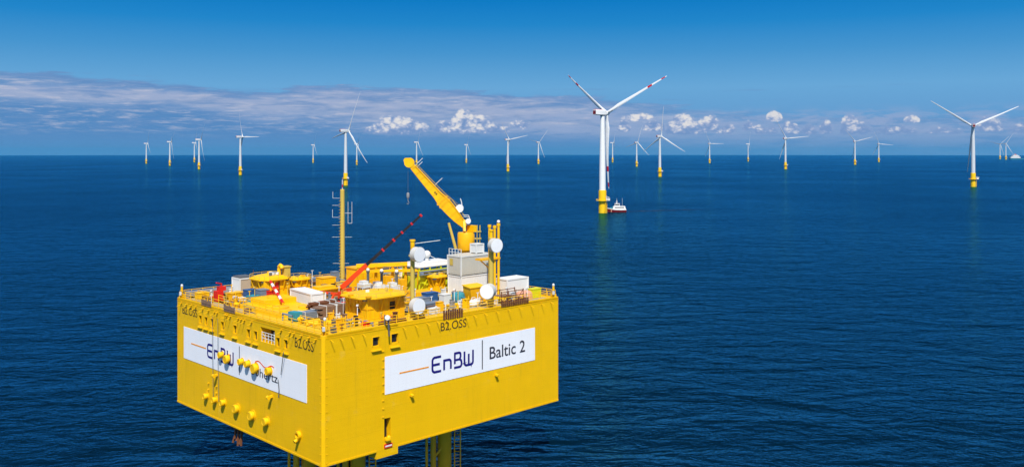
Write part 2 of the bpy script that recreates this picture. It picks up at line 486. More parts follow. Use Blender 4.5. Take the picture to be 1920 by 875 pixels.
M['tw'] = paint('turbine_light_grey', (0.53, 0.55, 0.57), 0.38, 0.03, 0.1)
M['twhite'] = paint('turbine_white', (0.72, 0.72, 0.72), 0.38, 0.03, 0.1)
M['tyellow'] = paint('turbine_base_yellow', (0.80, 0.49, 0.005), 0.45, 0.12, 0.4, dirt=(0.3, 0.2, 0.03), dirt_amt=0.4)
M['tred'] = paint('blade_band_red', (0.50, 0.015, 0.02), 0.4, 0.05)
M['maroon'] = paint('maroon_hull_paint', (0.16, 0.008, 0.012), 0.45, 0.1)
M['shipgreen'] = paint('ship_hull_blue_green', (0.03, 0.16, 0.22), 0.5, 0.1, 0.05)
gm, gb = new_mat('dark_window_glass')
N.put(gb.inputs['Base Color'], N.mix(N.noise(N(gm.node_tree.nodes.new('ShaderNodeTexCoord').outputs['Object']), 0.8, 2), (0.012, 0.013, 0.016), (0.03, 0.03, 0.03)))
gb.inputs['Roughness'].default_value = 0.12
M['glass'] = gm

# ------------------------------------------------------------------ the sea: a cap of the round earth, out past the horizon
RE = 7.43e6
mb = MB()
radii = [0.0] + [12.0 * 1.085 ** k for k in range(98)]
radii = [r for r in radii if r < 36000.0]
SEG = 160
verts = [(0, 0, 0)]
for r in radii[1:]:
    for k in range(SEG):
        a = 2 * math.pi * k / SEG
        verts.append((r * math.cos(a), r * math.sin(a), -r * r / (2 * RE)))
faces = [(0, 1 + k, 1 + (k + 1) % SEG) for k in range(SEG)]
for i in range(len(radii) - 2):
    for k in range(SEG):
        a, b2 = 1 + i * SEG + k, 1 + i * SEG + (k + 1) % SEG
        faces.append((a, a + SEG, b2 + SEG, b2))
mb.add(verts, faces)
sea = tag(mb.build('sea_water', M['sea'], smooth=60), kind='structure')
sea.location = (0, 0, 0)

# ------------------------------------------------------------------ wind turbines
def blade(banded, L=58.5):
    mb = MB(); rings = []; tips = []
    st = [(0.0, 2.4, 1.0, 0), (0.03, 2.4, 1.0, 0), (0.09, 3.1, .62, 0), (0.18, 4.2, .33, 0), (0.30, 3.7, .27, 0), (0.45, 3.0, .23, 0), (0.60, 2.4, .2, 0), (0.68, 2.1, .19, 0), (0.695, 2.05, .19, 1), (0.765, 1.8, .18, 1),
          (0.78, 1.75, .18, 0), (0.90, 1.3, .16, 0), (0.915, 1.22, .16, 1), (0.975, .9, .16, 1), (0.993, .55, .16, 0), (1.0, .12, .2, 0)]
    n = 12
    for f, ch, th, _ in st:
        if f > .05: ch *= .86 if banded else .74
        tw = R(14 * (1 - f) ** 2 + 12)
        pre = 3.2 * f ** 2.2 + L * f * math.sin(R(3.5))
        ring = []
        for k in range(n):
            a = 2 * math.pi * k / n
            cx = math.cos(a) * ch / 2 + (ch * 0.5 - min(ch, 2.4) * 0.5) * 0.75     # trailing edge swept to one side
            cy = math.sin(a) * ch * th / 2
            # local: Z along blade, X = rotor axis (upwind), Y in the plane
            ring.append((pre + cx * math.sin(tw) + cy * math.cos(tw), cx * math.cos(tw) - cy * math.sin(tw), f * L + 1.3))
        rings.append(ring)
    for i in range(len(rings) - 1):
        mb.mat(1 if st[i][3] and st[i + 1][3] else 0)
        mb.loft([rings[i], rings[i + 1]], cap=False)
    mb.mat(0).add(rings[-1], [tuple(range(n))])
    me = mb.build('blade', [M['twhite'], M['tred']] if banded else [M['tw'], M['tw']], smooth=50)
    return me


HUBZ = 78.0


def make_turbine(banded):
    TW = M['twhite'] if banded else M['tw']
    root = empty('wind_turbine', (0, 0, 0))
    t = MB().lathe([(2.55, 17.8), (2.5, 30), (2.25, 48), (1.95, 62), (1.62, 75.6)], n=28)
    t.build('tower', TW, root, 30)
    p = MB().lathe([(3.05, -9), (3.05, 9.0), (3.05, 16.6), (2.95, 17.3), (2.85, 17.8)], n=28)
    tp = p.build('transition_piece', M['tyellow'], root, 30)
    d = MB().lathe([(3.06, 9.3), (5.0, 9.5), (5.0, 9.75), (3.06, 9.75)], n=24)
    pl = d.build('access_platform', M['tyellow'], root, 30)
    rl = MB()
    for hgt in (10.25, 10.85):
        rl.tube([(4.9 * math.cos(2 * math.pi * k / 24), 4.9 * math.sin(2 * math.pi * k / 24), hgt) for k in range(25)], 0.06, 5)
    for k in range(16):
        a = 2 * math.pi * k / 16
        rl.cyl((4.9 * math.cos(a), 4.9 * math.sin(a), 9.75), (4.9 * math.cos(a), 4.9 * math.sin(a), 10.85), 0.06, n=5)
    rl.build('guard_rail', M['tyellow'], pl)
    dv = MB().box(-.5, 1.4, -6.6, -4.2, 9.8, 11.7).cyl((0, -4.0, 9.7), (0, -4.0, 13.2), .2).beam((0, -4.0, 13.1), (0, -7.2, 12.3), .25, .3)
    dv.build('davit_crane', M['white'], root)
    bl = MB()
    for s in (-0.9, 0.9): bl.cyl((s, -3.75, -6), (s, -3.75, 8.6), .22, n=8)
    for k in range(22): bl.cyl((-.9, -3.7, -2 + k * .5), (.9, -3.7, -2 + k * .5), .05, n=5)
    for zz in (1.5, 8.0):
        for s in (-0.9, 0.9): bl.beam((s, -2.9, zz), (s, -3.75, zz), .2, .2)
    bl.build('boat_landing', M['tyellow'], root)
    # nacelle along +X (upwind)
    na = MB()
    sec = [(-9.2, 1.75, -1.7, 2.1), (-8.8, 1.95, -1.85, 2.25), (1.6, 2.0, -1.95, 2.35), (3.0, 1.8, -1.8, 2.1), (3.5, 1.4, -1.4, 1.5)]
    rings = []
    for x, w, lo, hi in sec:
        rings.append([(x, y, HUBZ + z) for y, z in ((-w, lo + .5), (-w + .5, lo), (w - .5, lo), (w, lo + .5), (w, hi - .5), (w - .5, hi), (-w + .5, hi), (-w, hi - .5))])
    na.loft(rings)
    nac = na.build('nacelle', TW, root, 30)
    MB().box(-9.32, -9.21, -1.45, 1.45, HUBZ - 1.2, HUBZ + 1.6).build('rear_louvre', M['maroon'], nac)
    MB().box(-9.0, -1.0, -1.35, 1.35, HUBZ + 2.27, HUBZ + 2.62).build('hoist_deck', M['tred'], nac)
    MB().cyl((-7.6, .6, HUBZ + 2.6), (-7.6, .6, HUBZ + 4.4), .07, n=6).cyl((-7.6, .6, HUBZ + 3.5), (-7.6, -.6, HUBZ + 3.5), .06, n=6).build('wind_vane', M['steel'], nac)
    MB().lathe([(1.75, 75.55), (1.9, 75.7), (1.9, 76.2)], n=24).build('yaw_ring', M['dgrey'], root, 30)
    hub = MB().lathe([(1.5, -1.5), (1.75, -1.1), (1.75, .8), (1.5, 1.6), (.95, 2.3), (.3, 2.65), (0.0, 2.7)], axis=(1, 0, 0), n=20).build('rotor_hub', TW, root, 40)
    hub.location = (5.2, 0, HUBZ)
    b0 = blade(banded)
    for i in range(3):
        b = b0 if i == 0 else b0.copy()
        if i: COL.objects.link(b)
        b.parent = hub
        b.rotation_euler = (R(120 * i), 0, 0)
    return root


def copy_tree(o, parent=None):
    c = o.copy(); COL.objects.link(c); c.parent = parent
    for ch in list(o.children): copy_tree(ch, c)
    return c


TUR = [  # x, y, sea level drop, scale, rotor angle as seen from the platform, label
    (-1489, 3674, -1.1, 1.04, 10, 'white turbine at the far left end of the row on the horizon'),
    (-1174, 3096, -0.7, 1.04, 50, 'white turbine with yellow foot, second from the left end of the row'),
    (-856, 2468, -0.5, 1.03, 40, 'white turbine standing in front of and just right of a fainter bluish one'),
    (-1465, 4162, -1.3, 1.14, 0, 'faint far turbine half hidden close behind the left neighbour group, bluish tower'),
    (-554, 1840, -0.2, 0.99, -30, 'mid distance turbine with one broad white blade up and one level to the right'),
    (-871, 3952, -1.1, 0.99, 20, 'tiny pale turbine alone between the mid distance turbine and the one above the mast'),
    (-234, 1269, -0.1, 0.98, 20, 'large turbine directly above the ochre antenna mast, long white blade pointing down right'),
    (-566, 3290, -0.7, 0.97, 40, 'small turbine crossed by the down pointing blade of the large one beside it'),
    (-334, 3158, -0.7, 1.03, 20, 'small white turbine rising behind the tip of the yellow deck crane'),
    (-200, 3952, -1.1, 1.00, 20, 'tiny pale turbine first to the right of the yellow crane tip'),
    (-10, 2195, -0.3, 0.98, -40, 'mid size turbine with blades in a wide V, right of the white cumulus cloud'),
    (105, 3590, -0.9, 1.09, 40, 'small turbine left of the nearest one, with a single blade raised up right'),
    (70, 698, 0.0, 0.99, -56, 'nearest and tallest turbine, red banded blades, service boat at its yellow foot'),
    (464, 4162, -1.2, 1.14, 75, 'faint far turbine close beside the hanging blade of the nearest turbine'),
    (404, 2924, -0.6, 0.99, 15, 'small turbine between the nearest turbine and the one with blades like an upturned Y'),
    (282, 1721, -0.2, 0.98, 0, 'mid distance turbine with one blade straight up and shaded tower top'),
    (844, 3854, -1.0, 1.05, -30, 'small turbine with a blade raised up left, right of the upturned Y turbine'),
    (1184, 4525, -1.5, 1.11, 0, 'tiny pale turbine seen as a bare white tower under a small round cloud'),
    (748, 2468, -0.4, 1.07, -35, 'turbine with a level right blade and a dark blade hanging left of its tower'),
    (1277, 3360, -0.9, 1.10, -45, 'left one of two neighbouring small turbines left of the big right turbine'),
    (1738, 4276, -1.4, 1.09, -25, 'right one of two neighbouring small turbines left of the big right turbine'),
    (624, 1221, -0.1, 1.05, -55, 'big turbine near the right edge, dark blade up left and white blade up right'),
    (3329, 6156, -3.3, 1.30, -75, 'tiny turbine left of its twin beside the distant ship'),
    (3117, 5695, -2.8, 1.28, 30, 'tiny turbine whose foot stands directly left of the distant white ship'),
]
plain = None
for i, (x, y, z, sc, th, lab) in enumerate(TUR):
    near = i == 12
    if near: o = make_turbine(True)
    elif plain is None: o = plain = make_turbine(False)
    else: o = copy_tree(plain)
    o.location = (x, y, z); o.scale = (sc,) * 3
    o.rotation_euler = (0, 0, {21: R(70), 0: R(27), 1: R(27), 2: R(25), 5: R(23), 8: R(22), 9: R(16), 3: R(19), 7: R(10), 13: R(-6), 17: R(-15)}.get(i, R(42)))
    tag(o, lab, 'wind turbine', 'wind turbines of the offshore wind farm')
    for ch in o.children:
        if ch.name.startswith('rotor_hub'): ch.rotation_euler = (R(th), 0, 0)

# ------------------------------------------------------------------ the substation
ZT, ZB = 25.556, 10.212
LU, LV = 40.79, 39.18
CH = 0.30
sub = tag(empty('offshore_substation', CB, YAW), 'huge yellow box shaped offshore substation with white lettered panels on two sides', 'substation')

def wall(mb, face, a0, a1, z0, z1, holes, depth):
    """plane u=0 ('L', along v) or v=0 ('R', along u) with rectangular recesses"""
    P = (lambda a, z, d=0.0: (d, a, z)) if face == 'L' else (lambda a, z, d=0.0: (a, d, z))
    As = sorted({a0, a1} | {q for h in holes for q in h[:2]}); Zs = sorted({z0, z1} | {q for h in holes for q in h[2:4]})
    def q(a, b, c, d):
        mb.quad(*((a, b, c, d) if face == 'R' else (d, c, b, a)))
    for i in range(len(As) - 1):
        for j in range(len(Zs) - 1):
            am, zm = (As[i] + As[i + 1]) / 2, (Zs[j] + Zs[j + 1]) / 2
            if any(h[0] < am < h[1] and h[2] < zm < h[3] for h in holes): continue
            q(P(As[i], Zs[j]), P(As[i + 1], Zs[j]), P(As[i + 1], Zs[j + 1]), P(As[i], Zs[j + 1]))
    for h in holes:
        b0, b1, c0, c1 = h[:4]; D = h[4] if len(h) > 4 else depth
        q(P(b0, c0), P(b1, c0), P(b1, c0, D), P(b0, c0, D))
        q(P(b1, c1), P(b0, c1), P(b0, c1, D), P(b1, c1, D))
        q(P(b0, c1), P(b0, c0), P(b0, c0, D), P(b0, c1, D))
        q(P(b1, c0), P(b1, c1), P(b1, c1, D), P(b1, c0, D))
        q(P(b0, c0, D), P(b1, c0, D), P(b1, c1, D), P(b0, c1, D))

winL = [31.65, 29.9, 28.1, 25.0, 21.45, 17.75, 15.85, 14.05, 10.2, 8.3]
holesL = [(v - .42, v + .42, 22.85, 23.98, 0.30) for v in winL if v != 14.05] + [(11.0, 14.6, 22.9, 24.75, 1.6)]
holesR = [(7.12, 8.14, 23.35, 24.45, 0.30), (9.98, 11.0, 23.35, 24.45, 0.30), (8.88, 9.86, 11.40, 14.12, 0.9)]
mb = MB()
wall(mb, 'L', CH, LV, ZB, ZT, holesL, .3)
wall(mb, 'R', CH, LU, ZB, ZT, holesR, .3)
mb.quad((0, CH, ZB), (CH, 0, ZB), (CH, 0, ZT), (0, CH, ZT))
mb.quad((LU, 0, ZB), (LU, LV, ZB), (LU, LV, ZT), (LU, 0, ZT))
mb.quad((LU, LV, ZB), (0, LV, ZB), (0, LV, ZT), (LU, LV, ZT))
mb.add([(0, CH, ZB), (CH, 0, ZB), (LU, 0, ZB), (LU, LV, ZB), (0, LV, ZB)], [(4, 3, 2, 1, 0)])
mb.box(7.7, 11.0, 0.003, 1.6, 9.35, ZB - .003)
# kerb round the top
k0, k1 = ZT - .002, ZT + .16
mb.box(.0, .18, .6, LV, k0 - .2, k1).box(.6, LU, .0, .18, k0 - .2, k1)
mb.box(LU - .18, LU, .2, LV, k0 - .2, k1).box(.2, LU - .2, LV - .18, LV, k0 - .2, k1)
mb.box(-.05, -.002, CH + .1, LV, ZB + .02, ZB + .26).box(CH + .1, 7.65, -.05, -.002, ZB + .02, ZB + .26).box(11.05, LU, -.05, -.002, ZB + .02, ZB + .26)
mb.box(-.04, -.002, CH + .1, LV, ZT - .32, ZT - .2).box(CH + .1, LU, -.04, -.002, ZT - .32, ZT - .2)
# low bulwark mounds along the left edge
mb.build('hull', M['hull'], sub)
MB().add([(.1, CH, ZT - .03), (CH, .1, ZT - .03), (LU - .1, .1, ZT - .03), (LU - .1, LV - .1, ZT - .03), (.1, LV - .1, ZT - .03)], [(0, 1, 2, 3, 4)]).build('deck', M['deck'], sub)

def bar(face, a0, a1, z0, z1, d0, d1, mb=None):
    mb = mb or MB()
    return mb.box(d0, d1, a0, a1, z0, z1) if face == 'L' else mb.box(a0, a1, d0, d1, z0, z1)

for face, lst in (('L', [h for h in holesL if h[1] - h[0] < 1]), ('R', holesR[:2])):
    for a0, a1, z0, z1, D in lst:
        w = bar(face, a0 + .05, a1 - .05, z0 + .05, z1 - .05, D - .06, D - .02).build('window', M['glass'], sub)
        fr = MB()
        t = .09
        bar(face, a0 - t, a1 + t, z1 + .003, z1 + t, -.06, .02, fr)
        for s0, s1 in ((a0 - t, a0 - .003), (a1 + .003, a1 + t)): bar(face, s0, s1, z0, z1, -.06, .02, fr)
        fr.build('window_frame', M['yellow'], w)
        bar(face, a0 - .22, a1 + .22, z0 - .60, z0 - .48, -.28, -.003).build('sill', M['yellow'], w)
w = bar('L', 13.7, 14.5, 23.0, 24.3, 1.5, 1.56).build('window', M['glass'], sub)
fl = MB()
for zz in (23.35, 23.75, 24.1): fl.cyl((.12, 11.1, zz), (.12, 14.5, zz), .04, n=6)
for k in range(5): fl.cyl((.12, 11.2 + k * .8, 22.9), (.12, 11.2 + k * .8, 24.1), .04, n=6)
fl.cyl((.5, 11.7, 22.9), (.5, 11.7, 24.4), .22, n=10)
fl.build('recess_railing', M['lgrey'], sub)
dr = MB().box(8.93, 9.81, .80, .86, 11.42, 14.05).build('door', M['black'], sub)
MB().box(8.95, 9.62, -.45, .6, 11.403, 11.62).ball((9.5, -.1, 11.7), .28, 10).build('door_step', M['yellow'], dr)
MB().box(8.85, 10.05, -.12, -.003, 10.45, 10.95).mat(1).box(8.95, 9.95, -.15, -.121, 10.6, 10.78).build('warning_plate', [M['red'], M['white']], sub)

# ladder rungs and vertical seam trim up the right face
tr = MB()
for k in range(9): tr.box(8.55, 8.82, -.10, -.003, 14.3 + k * 1.02, 14.42 + k * 1.02)
tr.build('climbing_rungs', M['yellow'], sub)
tr = MB()
for k in range(14): tr.box(.42, .6, -.07, -.003, 10.6 + k * 1.0, 10.68 + k * 1.0)
for k in range(14): tr.box(-.07, -.003, .42, .6, 10.6 + k * 1.0, 10.68 + k * 1.0)
tr.build('corner_cleats', M['yellow'], sub)

# stub brackets below the rim; their long thin shadows mark both faces
def bracket(face, a, z, L=.78):
    m = MB()
    if face == 'R': m.beam((a, -.003, z + .30), (a, -L, z + .04), .065, .065)
    else: m.beam((-.003, a, z + .30), (-L, a, z + .04), .065, .065).box(-.30, -.003, a - .15, a + .15, z + .44, z + .52)
    return m.build('stub_bracket', M['yellow'], sub)
for a in (1.0, 2.35, 3.9, 5.6, 11.75, 13.7, 15.65, 17.3, 18.9, 20.6, 22.3, 23.8, 25.8, 28.0, 30.3, 32.5, 34.9, 37.1, 39.1):
    bracket('R', a, ZT - .75)
for a in (1.4, 2.9, 4.6, 6.3, 7.2, 9.3, 16.8, 18.7, 19.6, 20.4, 22.6, 23.6, 24.1, 26.4, 27.2, 29.0, 30.8, 33.0, 34.5, 36.0, 37.7):
    bracket('L', a, ZT - .95)

# lettered panels --------------------------------------------------
def place(face, org, d):
    """matrix from flat letter space (x right, y up, z out of the wall) into platform space"""
    a, z = org
    if face == 'R': return Matrix(((1, 0, 0, a), (0, 0, -1, -d), (0, 1, 0, z), (0, 0, 0, 1)))
    return Matrix(((0, 0, -1, -d), (-1, 0, 0, a), (0, 1, 0, z), (0, 0, 0, 1)))

def ribbon(mb, pts, w, z0, z1, cl=False):
    pts = [Vector((p[0], p[1])) for p in pts]; Ls, Rs = [], []
    for i, p in enumerate(pts):
        d0 = (p - pts[i - 1]).normalized() if i else (pts[1] - p).normalized()
        d1 = (pts[i + 1] - p).normalized() if i < len(pts) - 1 else d0
        t = (d0 + d1).normalized(); nrm = Vector((-t.y, t.x)); s = w / 2 / max(.35, nrm.dot(Vector((-d0.y, d0.x))))
        Ls.append(p + nrm * s); Rs.append(p - nrm * s)
    n = len(pts)
    for i in range(n - 1):
        q = [Rs[i], Rs[i + 1], Ls[i + 1], Ls[i]]
        mb.add([(v.x, v.y, z1) for v in q] + [(v.x, v.y, z0) for v in q], [(0, 1, 2, 3), (4, 5, 1, 0), (6, 7, 3, 2), (7, 4, 0, 3), (5, 6, 2, 1)])

def arc(cx, cy, r, a0, a1, n=6): return [(cx + r * math.cos(R(a0 + (a1 - a0) * k / n)), cy + r * math.sin(R(a0 + (a1 - a0) * k / n))) for k in range(n + 1)]

def brand(face, org, width, height, d, parent):
    mb = MB(); sx = width / 3.78
    T = lambda pts, ox: [((x + ox) * sx, y * height) for x, y in pts]
    W = .31 * height / 1.9
    e = [(.78, 1)] + arc(.25, .75, .25, 90, 180) + [(0, .55)]; e2 = [(0, .45)] + arc(.25, .25, .25, 180, 270) + [(.78, 0)]
    E_ = [(.78, 1.0), *arc(.22, .78, .22, 90, 180), *arc(.22, .22, .22, 180, 270), (.78, 0)]
    ribbon(mb, T(E_, 0), W, 0, .012); ribbon(mb, T([(0.02, .5), (.66, .5)], 0), W, 0, .015)
    n_ = [(0, 0), (0, .66), *arc(.42, .46, .2, 90, 0), (.62, 0)]
    ribbon(mb, T(n_, 1.06), W, 0, .012)
    B_ = [(.0, 1.0), (.46, 1.0), *arc(.46, .85, .15, 80, 0), (.61, .70), (.52, .555), (.66, .43), (.70, .30), (.70, .2), *arc(.52, .18, .18, 0, -90), (.0, 0)]
    ribbon(mb, T(B_, 1.98), W, 0, .012); ribbon(mb, T([(.02, .53), (.52, .53)], 1.98), W * .9, 0, .015); ribbon(mb, T([(.07, 1.0), (.07, .26)], 1.98), W, 0, .009)
    W_ = [(0, 1.0), (0, .2), *arc(.2, .2, .2, 180, 270), (.62, 0), *arc(.62, .2, .2, 270, 360), (.82, 1.0)]
    ribbon(mb, T(W_, 2.96), W, 0, .012); ribbon(mb, T([(.41, .78), (.41, 0.02)], 2.96), W, 0, .015)
    mt = place(face, org, d); mb.v = [tuple(mt @ Vector(p)) for p in mb.v]
    return mb.build('brand_lettering', M['navy'], parent)

def text(body, face, org, width, height, d, mat, parent, name, shear=0.0, bold=0.0):
    cu = bpy.data.curves.new('t', 'FONT'); cu.body = body; cu.extrude = .01; cu.offset = bold; cu.shear = shear; cu.resolution_u = 4
    ob = bpy.data.objects.new('t', cu); COL.objects.link(ob)
    dg = bpy.context.evaluated_depsgraph_get(); dg.update()
    me = bpy.data.meshes.new_from_object(ob.evaluated_get(dg))
    bpy.data.objects.remove(ob)
    xs = [v.co.x for v in me.vertices]; ys = [v.co.y for v in me.vertices]
    mt = place(face, org, d)
    for v in me.vertices:
        v.co = mt @ Vector(((v.co.x - min(xs)) / (max(xs) - min(xs)) * width, (v.co.y - min(ys)) / (max(ys) - min(ys)) * height, v.co.z))
    me.materials.clear(); me.materials.append(mat)
    for p in me.polygons: p.use_smooth = False
    o = bpy.data.objects.new(name, me); COL.objects.link(o); o.parent = parent
    return o

def flat(face, a0, a1, z0, z1, d0, d1, name, mat, parent): return bar(face, a0, a1, z0, z1, -d1, -d0).build(name, mat, parent)

sr = flat('R', 8.96, 35.76, 17.1, 21.8, .003, .05, 'sign_panel', M['sign'], sub)
flat('R', 11.2, 15.95, 19.30, 19.48, .053, .07, 'accent_line', M['amber'], sr)
brand('R', (16.55, 18.55), 7.1, 1.9, .066, sr)
flat('R', 25.3, 25.46, 17.5, 21.5, .053, .07, 'divider_line', M['letter'], sr)
text('Baltic 2', 'R', (26.75, 18.62), 6.95, 1.72, .066, M['letter'], sr, 'place_lettering', bold=.006)

sl = flat('L', 3.47, 36.95, 17.1, 21.7, .003, .05, 'sign_panel', M['sign'], sub)
flat('L', 29.8, 34.5, 19.50, 19.68, .053, .07, 'accent_line', M['amber'], sl)
brand('L', (29.3, 18.55), 7.45, 1.75, .066, sl)
flat('L', 20.05, 20.2, 17.6, 21.4, .053, .07, 'divider_line', M['letter'], sl)
text('50hertz', 'L', (16.9, 18.25), 6.7, 1.12, .066, M['letter'], sl, 'operator_lettering')
wv = MB()
ribbon(wv, [(15.9 - k * .3, 20.0 + .25 * math.sin(k * .55) - k * .006) for k in range(17)], .14, 0, .012)
ws = place('L', (0, 0), .056)
wv.v = [tuple(ws @ Vector((-p[0], p[1], p[2]))) for p in wv.v]
wv.f = [tuple(reversed(f)) for f in wv.f]
wv.build('wave_line', M['orange'], sl)
text('B2.OSS', 'R', (18.0, 23.72), 4.5, 1.1, .012, M['brownletter'], sub, 'number_lettering')
text('B2.OSS', 'L', (37.45, 23.55), 4.8, 1.1, .012, M['brownletter'], sub, 'number_lettering')
text('B2.OSS', 'L', (6.2, 23.45), 4.2, 1.2, .012, M['brownletter'], sub, 'number_lettering')

# blunt round air vents on the left face
def air_vent(v, z, r, L):
    m = MB().lathe([(r * 1.18, 0.0), (r * 1.18, .05), (r * .84, .06), (r * .84, L * .42), (r, L * .46), (r * 1.0, L * .84), (r * .96, L * .95), (r * .78, L * 1.02), (r * .74, L * .97), (0, L * .97)], c=(-.003, v, z), axis=(-1, 0, 0), n=20)
    return m.build('air_vent', M['yellow'], sub, 40)
for v, z, r in ((24.9, 19.5, .44), (23.15, 19.2, .60), (19.3, 19.5, .44), (17.55, 19.5, .46), (15.6, 19.25, .66), (12.05, 19.5, .5)): air_vent(v, z, r, .66)
for v, z, r in ((29.5, 12.95, .42), (26.85, 12.95, .42), (24.4, 13.05, .44), (20.65, 13.0, .58), (16.5, 12.95, .6), (12.8, 12.95, .52)): air_vent(v, z, r, .62)
for v, z in ((26.42, 16.4), (11.6, 16.3)): MB().beam((-.003, v, z + .1), (-.6, v, z), .32, .28).cyl((-.6, v - .2, z), (-.6, v + .2, z), .24).build('lifting_lug', M['yellow'], sub)
for u, z in ((13.02, 16.25), (27.92, 16.25)): MB().beam((u, -.003, z + .1), (u, -.55, z), .34, .26).build('lifting_lug', M['yellow'], sub)
g = MB().lathe([(.32, 0), (.52, .02), (.52, .4), (.32, .42), (.32, 0)], c=(-.003, 5.2, 12.9), axis=(-1, 0, 0), n=16).cyl((-.003, 5.2, 12.5), (-.7, 5.2, 12.2), .22)
g.build('fairlead_ring', M['yellow'], sub, 40)
for v in (29.0, 26.6):
    for k in range(2): MB().beam((-.003, v, 14.0 + k * .9), (-.26, v, 13.95 + k * .9), .15, .12).build('pad_eye', M['yellow'], sub)
for v, z0, z1 in ((27.3, 13.3, 24.6), (25.7, 12.9, 24.4)): MB().tube([(-.35, v, z1), (-.3, v + .05, (z0 + z1) / 2), (-.2, v, z0)], .03, 5).build('hanging_rope', M['dgrey'], sub)
rp = MB().tube([(-.5, 8.0, 22.6), (-.4, 8.5, 21.2), (-.25, 9.0, 20.0), (-.25, 9.1, 19.6)], .05, 5).build('hanging_rope', M['dgrey'], sub)
rp = MB().tube([(-.3, 9.7, 18.9), (-.22, 9.6, 17.6), (-.2, 9.75, 16.6)], .05, 5)
rp.build('hanging_rope', M['dgrey'], sub)

# railings round the roof
def rail_run(p0, p1, n):
    m = MB(); p0, p1 = Vector(p0), Vector(p1)
    for k in range(n + 1):
        p = p0.lerp(p1, k / n); m.cyl(p, p + Vector((0, 0, 1.15)), .05, n=6)
    for h in (.42, .78, 1.15): m.cyl(p0 + Vector((0, 0, h)), p1 + Vector((0, 0, h)), .042, n=6)
    return m.build('railing', M['yellow'], sub)
rail_run((.3, .6, ZT), (.3, LV - .3, ZT), 22)
rail_run((.6, .3, ZT), (LU - .3, .3, ZT), 23)
rail_run((LU - .3, .3, ZT), (LU - .3, LV - .3, ZT), 22)
rail_run((.3, LV - .3, ZT), (LU - .3, LV - .3, ZT), 23)
# brown boarding screens hung inside the railing
for face, a0, a1 in (('R', 18.4, 21.9), ('L', 21.4, 24.6), ('L', 28.3, 31.3), ('R', 29.0, 34.5)):
    m = MB(); n = 9 if a1 - a0 < 4 else 15
    for k in range(n):
        a = a0 + (a1 - a0) * k / n
        h = .9 + .35 * rnd.random()
        bar(face, a, a + (a1 - a0) / n * .72, ZT + .1 - (.5 if face == 'R' and a0 < 20 else .1), ZT + h - .2, -.09, -.03, m)
    bar(face, a0, a1, ZT + .32, ZT + .4, -.13, -.093, m)
    m.build('wind_screen', M['rust' if face == 'R' else 'brown'], sub)
# cable tray and pipes along the two rear edges
m = MB().box(1, LU - 4, LV - 1.6, LV - .5, ZT + .3, ZT + 1.0)
for k in range(12): m.box(1 + k * 3, 1.2 + k * 3, LV - 1.5, LV - .6, ZT - .03, ZT + .299)
m.build('cable_tray', M['steel'], sub)
m = MB().box(LU - 1.7, LU - .7, 3, LV - 3, ZT + .3, ZT + .95)
for k in range(11): m.box(LU - 1.6, LU - .8, 3 + k * 3, 3.2 + k * 3, ZT - .03, ZT + .299)
m.build('cable_tray', M['steel'], sub)
# gratings let into the deck, and inner guard rails
for u0, u1, v0, v1 in ((1.0, 2.3, 20, 38), (3.0, 9.5, 25.9, 38), (9.8, 22, 34.5, 37.4), (17, 27, 2.0, 9.8), (27, 39.5, 1.2, 4.2), (9.0, 16, 16, 24), (16, 30, 10, 27)):
    MB().box(u0, u1, v0, v1, ZT - .027, ZT + .012).build('grating', M['grating'], sub)
for p0, p1, n in (((3.0, 25.7, ZT), (9.6, 25.7, ZT), 4), ((17.0, 8.9, ZT), (17.0, 2.0, ZT), 4), ((17.2, 10.0, ZT), (24.6, 10.0, ZT), 5), ((9.8, 34.3, ZT), (20, 34.3, ZT), 6), ((2.4, 26.0, ZT), (2.4, 37.5, ZT), 7), ((2.2, 2.4, ZT), (7.4, 2.4, ZT), 4), ((2.2, 2.4, ZT), (2.2, 8.6, ZT), 4)):
    rail_run(p0, p1, n)
